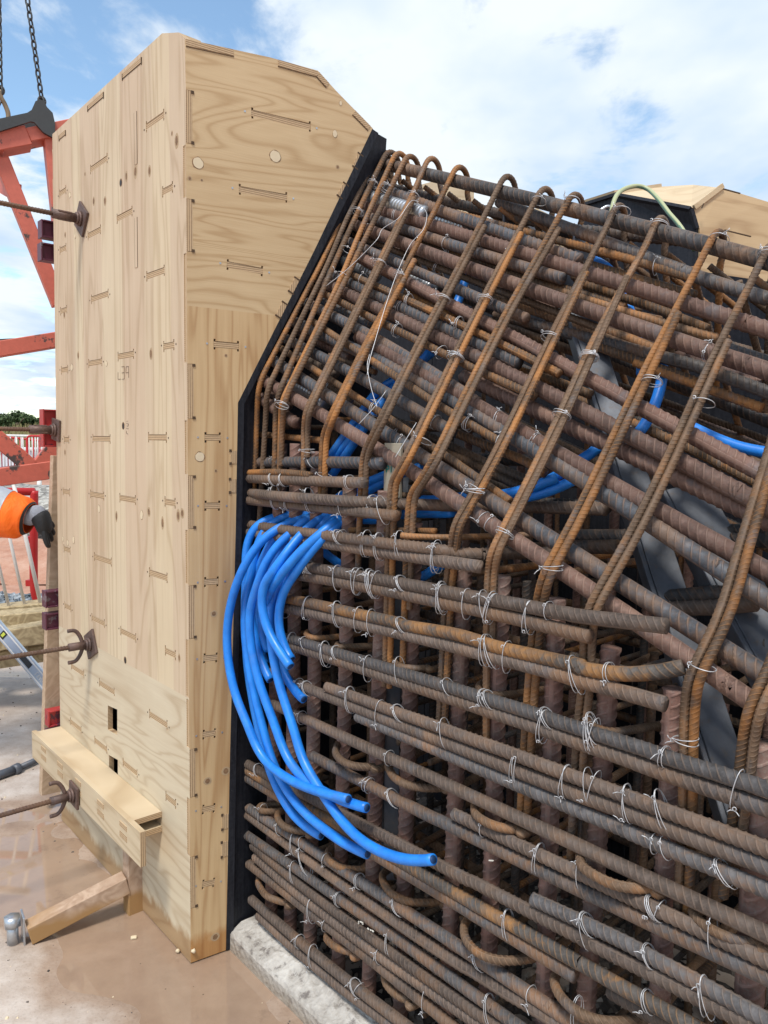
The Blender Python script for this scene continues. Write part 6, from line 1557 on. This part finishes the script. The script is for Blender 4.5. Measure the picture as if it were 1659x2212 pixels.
cc = atY(20, 1000, 30); ctn = thing('site_container', cc, 'white site container beyond the red barriers at left', 'container')
cz = atY(20, 973, 30)[2]; obox('body', V(cc[0]-1.6, 32, cz/2), V(1, 0, 0), V(0, 1, 0), UP, 4.6, 3, cz, M['container'], ctn, bevel=.03)
for k in range(5): obox('door_rib', V(cc[0]-3.5+k*.95, 30.48, cz/2), V(1, 0, 0), V(0, 1, 0), UP, .05, .05, cz*.92, M['container'], ctn)
obox('roof', V(cc[0]-1.6, 32, cz+.04), V(1, 0, 0), V(0, 1, 0), UP, 4.8, 3.2, .08, M['white'], ctn)
cd = atY(132, 980, 31); c2 = thing('site_container', cd, 'smaller white container just right of the larger one, under the red diagonal', 'container')
obox('body', V(cd[0]-.45, 33, (cz-.1)/2), V(1, 0, 0), V(0, 1, 0), UP, 2.4, 3, cz-.1, M['container'], c2, bevel=.03)
# grassy rise and trees
def rise():
    xs = np.linspace(-150, 90, 200); ys = np.linspace(38, 110, 50); X, Y = np.meshgrid(xs, ys, indexing='ij')
    Z = np.clip((Y-40)/26, 0, 1)**1.2*2.3+(vnoise(X, Y, .12, 1)-.5)*.7*np.clip((Y-40)/10, 0, 1)-.1
    v = np.stack([X, Y, Z], -1).reshape(-1, 3); i = np.arange(199)[:, None]*50; j = np.arange(49)[None, :]
    f = np.stack([i+j, i+50+j, i+51+j, i+j+1], -1).reshape(-1, 4)
    tag(mesh_np('grassy_rise', v, f, M['grass']), kind='structure')
    r = np.random.RandomState(4); n = 26000; x = r.uniform(-42, -8, n); y = r.uniform(40, 66, n); z = np.clip((y-40)/26, 0, 1)**1.2*2.3+(vnoise(x, y, .12, 1)-.5)*.7*np.clip((y-40)/10, 0, 1)-.1
    h = r.uniform(.25, .9, n); a = r.uniform(0, 6.28, n); w = .05; dx, dy = np.cos(a)*w, np.sin(a)*w; lx = r.uniform(-.2, .2, n)
    v = np.stack([np.stack([x-dx, y-dy, z], -1), np.stack([x+dx, y+dy, z], -1), np.stack([x+dx*.2+lx, y+dy*.2, z+h], -1), np.stack([x-dx*.2+lx, y-dy*.2, z+h], -1)], 1).reshape(-1, 3)
    f = np.arange(n*4).reshape(-1, 4)
    tag(mesh_np('tall_dry_grass', v, f, M['grass'], smooth=False), kind='stuff')
rise()
def tree(x, y, z, h, w, seed, label):
    r = np.random.RandomState(seed); t = thing('bushy_tree', V(x, y, z), label, 'tree', 'trees along the horizon at left')
    P = catmull(np.array([V(x, y, z-.3), V(x+.1, y, z+h*.3), V(x-.1, y, z+h*.62)])); tube('trunk', P, .16, M['bark'], t, ns=8)
    for k in range(5):
        a = r.uniform(0, 6.28); tube('limb', np.array([V(x, y, z+h*(.2+.08*k)), V(x+math.cos(a)*w*.3, y+math.sin(a)*w*.3, z+h*(.42+.1*k))]), .06, M['bark'], t, ns=6)
    n = 4200; cl = 16; cs = []
    for k in range(cl):
        a = r.uniform(0, 6.28); q = r.uniform(.1, .95)**.6; zz_ = r.uniform(.12, .88)
        rr_ = w*.5*(1-.75*abs(zz_-.42)**1.4); cs.append((x+math.cos(a)*q*rr_, y+math.sin(a)*q*rr_, z+h*zz_, r.uniform(.16, .30)*w*.55))
    k = r.randint(0, cl, n); C = np.array(cs)[k]; d = r.normal(size=(n, 3)); d /= np.linalg.norm(d, axis=1)[:, None]; q = r.uniform(.55, 1.08, n)
    c = C[:, :3]+d*(C[:, 3]*q)[:, None]*V(1, 1, .8); s = r.uniform(.05, .13, n)
    u1 = r.normal(size=(n, 3)); u1 /= np.linalg.norm(u1, axis=1)[:, None]; u2 = np.cross(u1, d); u2 /= np.linalg.norm(u2, axis=1)[:, None]+1e-9
    a = (s[:, None]*u1); b = (s[:, None]*u2); v = np.stack([c-a-b, c+a-b*.6, c+a+b, c-a*.6+b], 1).reshape(-1, 3)
    mesh_np('crown', v, np.arange(n*4).reshape(-1, 4), M['leaf'], t, smooth=False)
def gz(y): return float(np.clip((y-40)/26, 0, 1)**1.2*2.3)-.1
YT = 62
for k, (u, vtop, w, lab) in enumerate(((-95, 905, 6, 'bushy tree off the left edge of the picture'), (-30, 912, 5, 'low green bush cut by the left edge'), (8, 912, 4.2, 'rounded bush at the left edge of the horizon'), (38, 897, 4.6, 'tallest round green tree on the horizon, left of the box'), (68, 918, 3.6, 'low bush in the dip between two trees on the horizon'),
                                       (98, 905, 4.4, 'green tree half hidden by the maroon channels'), (128, 908, 4.6, 'tree on the horizon right against the formwork box'), (160, 905, 5, 'tree on the horizon screened by the formwork box'), (-160, 900, 7, 'large bush well left of the picture'))):
    top_ = atY(u, vtop, YT); z = gz(YT); tree(top_[0], YT+(k % 3), z-.2, top_[2]-z+.2, w, 30+k, lab)

# ================================================================== RIGHT: FAR FORMWORK
# black wall inferred behind the cage, raised and lengthened to darken the gaps
fw = thing('formwork_wall', sp(1.0, WID+.12, 0), 'black film faced plywood wall closing the far side, raised to darken gaps in the cage', 'formwork')
for s0, s1 in ((-1.1, -.405), (-.4, .62), (.625, 1.75), (1.755, 2.9)):
    P = [sp(s0, WID+.12, -.0), sp(s1, WID+.12, -.0), sp(s1, WID+.12, 2.38-.29*s1), sp(s0, WID+.12, 2.38-.29*s0)]
    prism('panel', P, NIN*.018, M['film'], fw)
fb = thing('formwork_box', atY(1450, 1000, 3.6), 'second plywood formwork box with black lined end, beyond the cage at right', 'formwork')
YF = 3.3
A1, B1, C1, D1_ = atY(1264, 442, YF+.5), atY(1328, 422, YF+.35), atY(1492, 453, YF), atY(1504, 494, YF)
def drop(p, z=0.0): return V(p[0], p[1], z)
def sheet(name, quad, th, mat):
    q = [np.array(p, float) for p in quad]; n = np.cross(q[1]-q[0], q[2]-q[0]); n /= np.linalg.norm(n)
    if np.dot(n, q[0]-CP) < 0: n = -n
    bm = bmesh.new(); a = [bm.verts.new(Vector(p)) for p in q]; b = [bm.verts.new(Vector(p+n*th)) for p in q]
    bm.faces.new(a); bm.faces.new(b[::-1])
    for i in range(len(q)): j = (i+1) % len(q); bm.faces.new((a[i], a[j], b[j], b[i]))
    return obj_bm(name, bm, mat, fb)
low_z = 0.0
D2z = V(D1_[0]+.06, D1_[1]-.02, low_z)
sheet('black_end', [A1, B1, C1, D1_, D2z, V(A1[0]-.15, A1[1], low_z)], .018, M['film'])
for a, b in ((A1, B1), (B1, C1), (C1, D1_)): beam('end_edge', a-V(0, .004, 0), b-V(0, .004, 0), .014, .022, M['film'], fb, up=V(0, 1, 0))
_FP = (C1, perp(dirn(72))); E3 = at(1560, 406, _FP); E1 = atY(1430, 403, YF+1.0); E2 = atY(1497, 399, YF+.8)
sheet('lid_board', [A1+UP*.004, B1+UP*.004, E1-UP*.002, atY(1390, 412, YF+1.5)], .018, M['roof'])
sheet('lid_board', [B1+UP*.004, C1+UP*.004, E3, E2, E1], .018, M['roof'])
E4 = atY(1659, 436, YF+.45); E5 = atY(1900, 520, YF+.1)
M['far_ply'] = plywood('far_plywood', (.60, .44, .26), (.40, .26, .14), 'x', .6, 8, 8)
_C, _D = C1+V(.012, 0, 0), D1_+V(.014, 0, 0)
sheet('side_panel', [_C, E3, at(1659, 436, _FP), at(1850, 492, _FP), at(1850, 1010, _FP), at(1514, 1010, _FP), _D], .018, M['far_ply'])
beam('lid_edge', C1+V(.012, -.004, .008), E3+V(0, -.004, .008), .012, .02, M['roof'], fb, up=UP)
for (u0, v0, u1, v1) in ((1562, 408, 1599, 418), (1520, 440, 1516, 449), (1565, 497, 1622, 511)):
    a, b = atY(u0, v0, YF-.03), atY(u1, v1, YF-.03); beam('groove', a, b, .004, .006, M['gap'], fb, up=V(0, 1, 0))
# stray far things seen through gaps under the ridge bar
jb = thing('site_crate', atY(1010, 425, 4.6), 'pale timber box seen through the gap under the top bar near the middle', 'crate')
prism('side', [atY(u, v, 4.6) for u, v in ((905, 400), (960, 385), (1000, 400), (1024, 415), (1024, 470), (905, 470))], V(0, .3, 0), M['ply'], jb)
prism('panel', [atY(u, v, 4.5) for u, v in ((1108, 455), (1160, 450), (1200, 470), (1250, 500), (1240, 540), (1100, 500))], V(0, .3, 0), M['ply'], jb)
# green and yellow earth cable looping over the ridge
ce = thing('earth_cable', atY(1330, 470, 2.5), 'thin green and yellow striped cable arching over the top bars at right', 'cable')
P = catmull(np.array([atY(u, v, y) for u, v, y in ((1310, 540, 2.3), (1318, 480, 2.35), (1326, 435, 2.4), (1342, 412, 2.45), (1372, 402, 2.5), (1398, 408, 2.5), (1422, 430, 2.45), (1445, 460, 2.4), (1470, 490, 2.35), (1500, 540, 2.3))]), 14)
v, f, _ = tube_data(P, .0068, 12)
th_ = np.tile(np.arange(12), len(P)); kk = np.repeat(np.arange(len(P)), 12); at_ = (((th_/12+kk*.0015) % 1) > .45).astype(float); at_ = np.r_[at_, 0, 0]
mesh_np('cable', v, f, M['cable'], ce, attrs={'rib': at_})
gw = thing('galvanised_loop', atY(1400, 545, 2.6), 'small galvanised wire loop in front of the black lined end', 'wire loop')
tube('loop', catmull(np.array([atY(u, v, 2.5) for u, v in ((1292, 458), (1310, 447), (1320, 450), (1322, 462))])), .006, M['zinc'], gw, ns=8)

# bits lying in the puddle
cp = thing('wood_chip', at(290, 2025, GND), 'small yellowish wood chip floating in the puddle beside the strut', 'chip')
obox('chip', at(289, 2025, GND)+UP*.0, V(1, .3, 0), V(-.3, 1, 0), UP, .018, .012, .008, M['patch'], cp, bevel=.002)
for k, (u, v, lab) in enumerate(((384, 2054, 'foam crumb stuck on the foot of the side panel'), (418, 2054, 'pale foam crumb at the foot of the end panel'), (1400/1.0*.0+367, 2066, 'splinter of pale ply at the bottom corner of the box'))):
    t = thing('foam_crumb', at(u, v, GND), lab, 'crumb'); c = at(u, v, (G0+NOUT*.008, NIN)) if u < 412 else at(u, v, (G0-NE*.006, NE))
    bm = bmesh.new(); bmesh.ops.create_icosphere(bm, subdivisions=2, radius=.007)
    for w in bm.verts: w.co = w.co*random.uniform(.7, 1.2)+Vector(c)
    obj_bm('crumb', bm, M['patch'], t, smooth=True)
# grit and crumbs on the slab
def grit(name, x0, x1, y0, y1, n, s0, s1, mat, seed):
    r = np.random.RandomState(seed); base = np.array([(-1, -1, -.6), (1, -1, -.5), (1, 1, -.6), (-1, 1, -.5), (-.6, -.7, .6), (.7, -.6, .5), (.6, .7, .7), (-.7, .6, .5)])
    fq = np.array([(0, 3, 2, 1), (4, 5, 6, 7), (0, 1, 5, 4), (1, 2, 6, 5), (2, 3, 7, 6), (3, 0, 4, 7)]); vs = []; fs = []
    xs = r.uniform(x0, x1, n); ys = r.uniform(y0, y1, n); zs = slab_z(xs, ys)
    for k in range(n):
        s = s0*(s1/s0)**(r.rand()**2.2); b = base*s*r.uniform(.5, 1.4, (8, 3)); vs.append(b+V(xs[k], ys[k], zs[k]+s*.15)); fs.append(fq+8*k)
    return tag(mesh_np(name, np.vstack(vs), np.vstack(fs), mat, smooth=False), kind='stuff')
grit('slab_grit', -2.6, .4, 1.3, 5.5, 1600, .0012, .0055, M['rubble'], 41)
grit('slab_grit', -2.6, .2, 1.3, 5.0, 500, .0012, .005, M['patch'], 42)
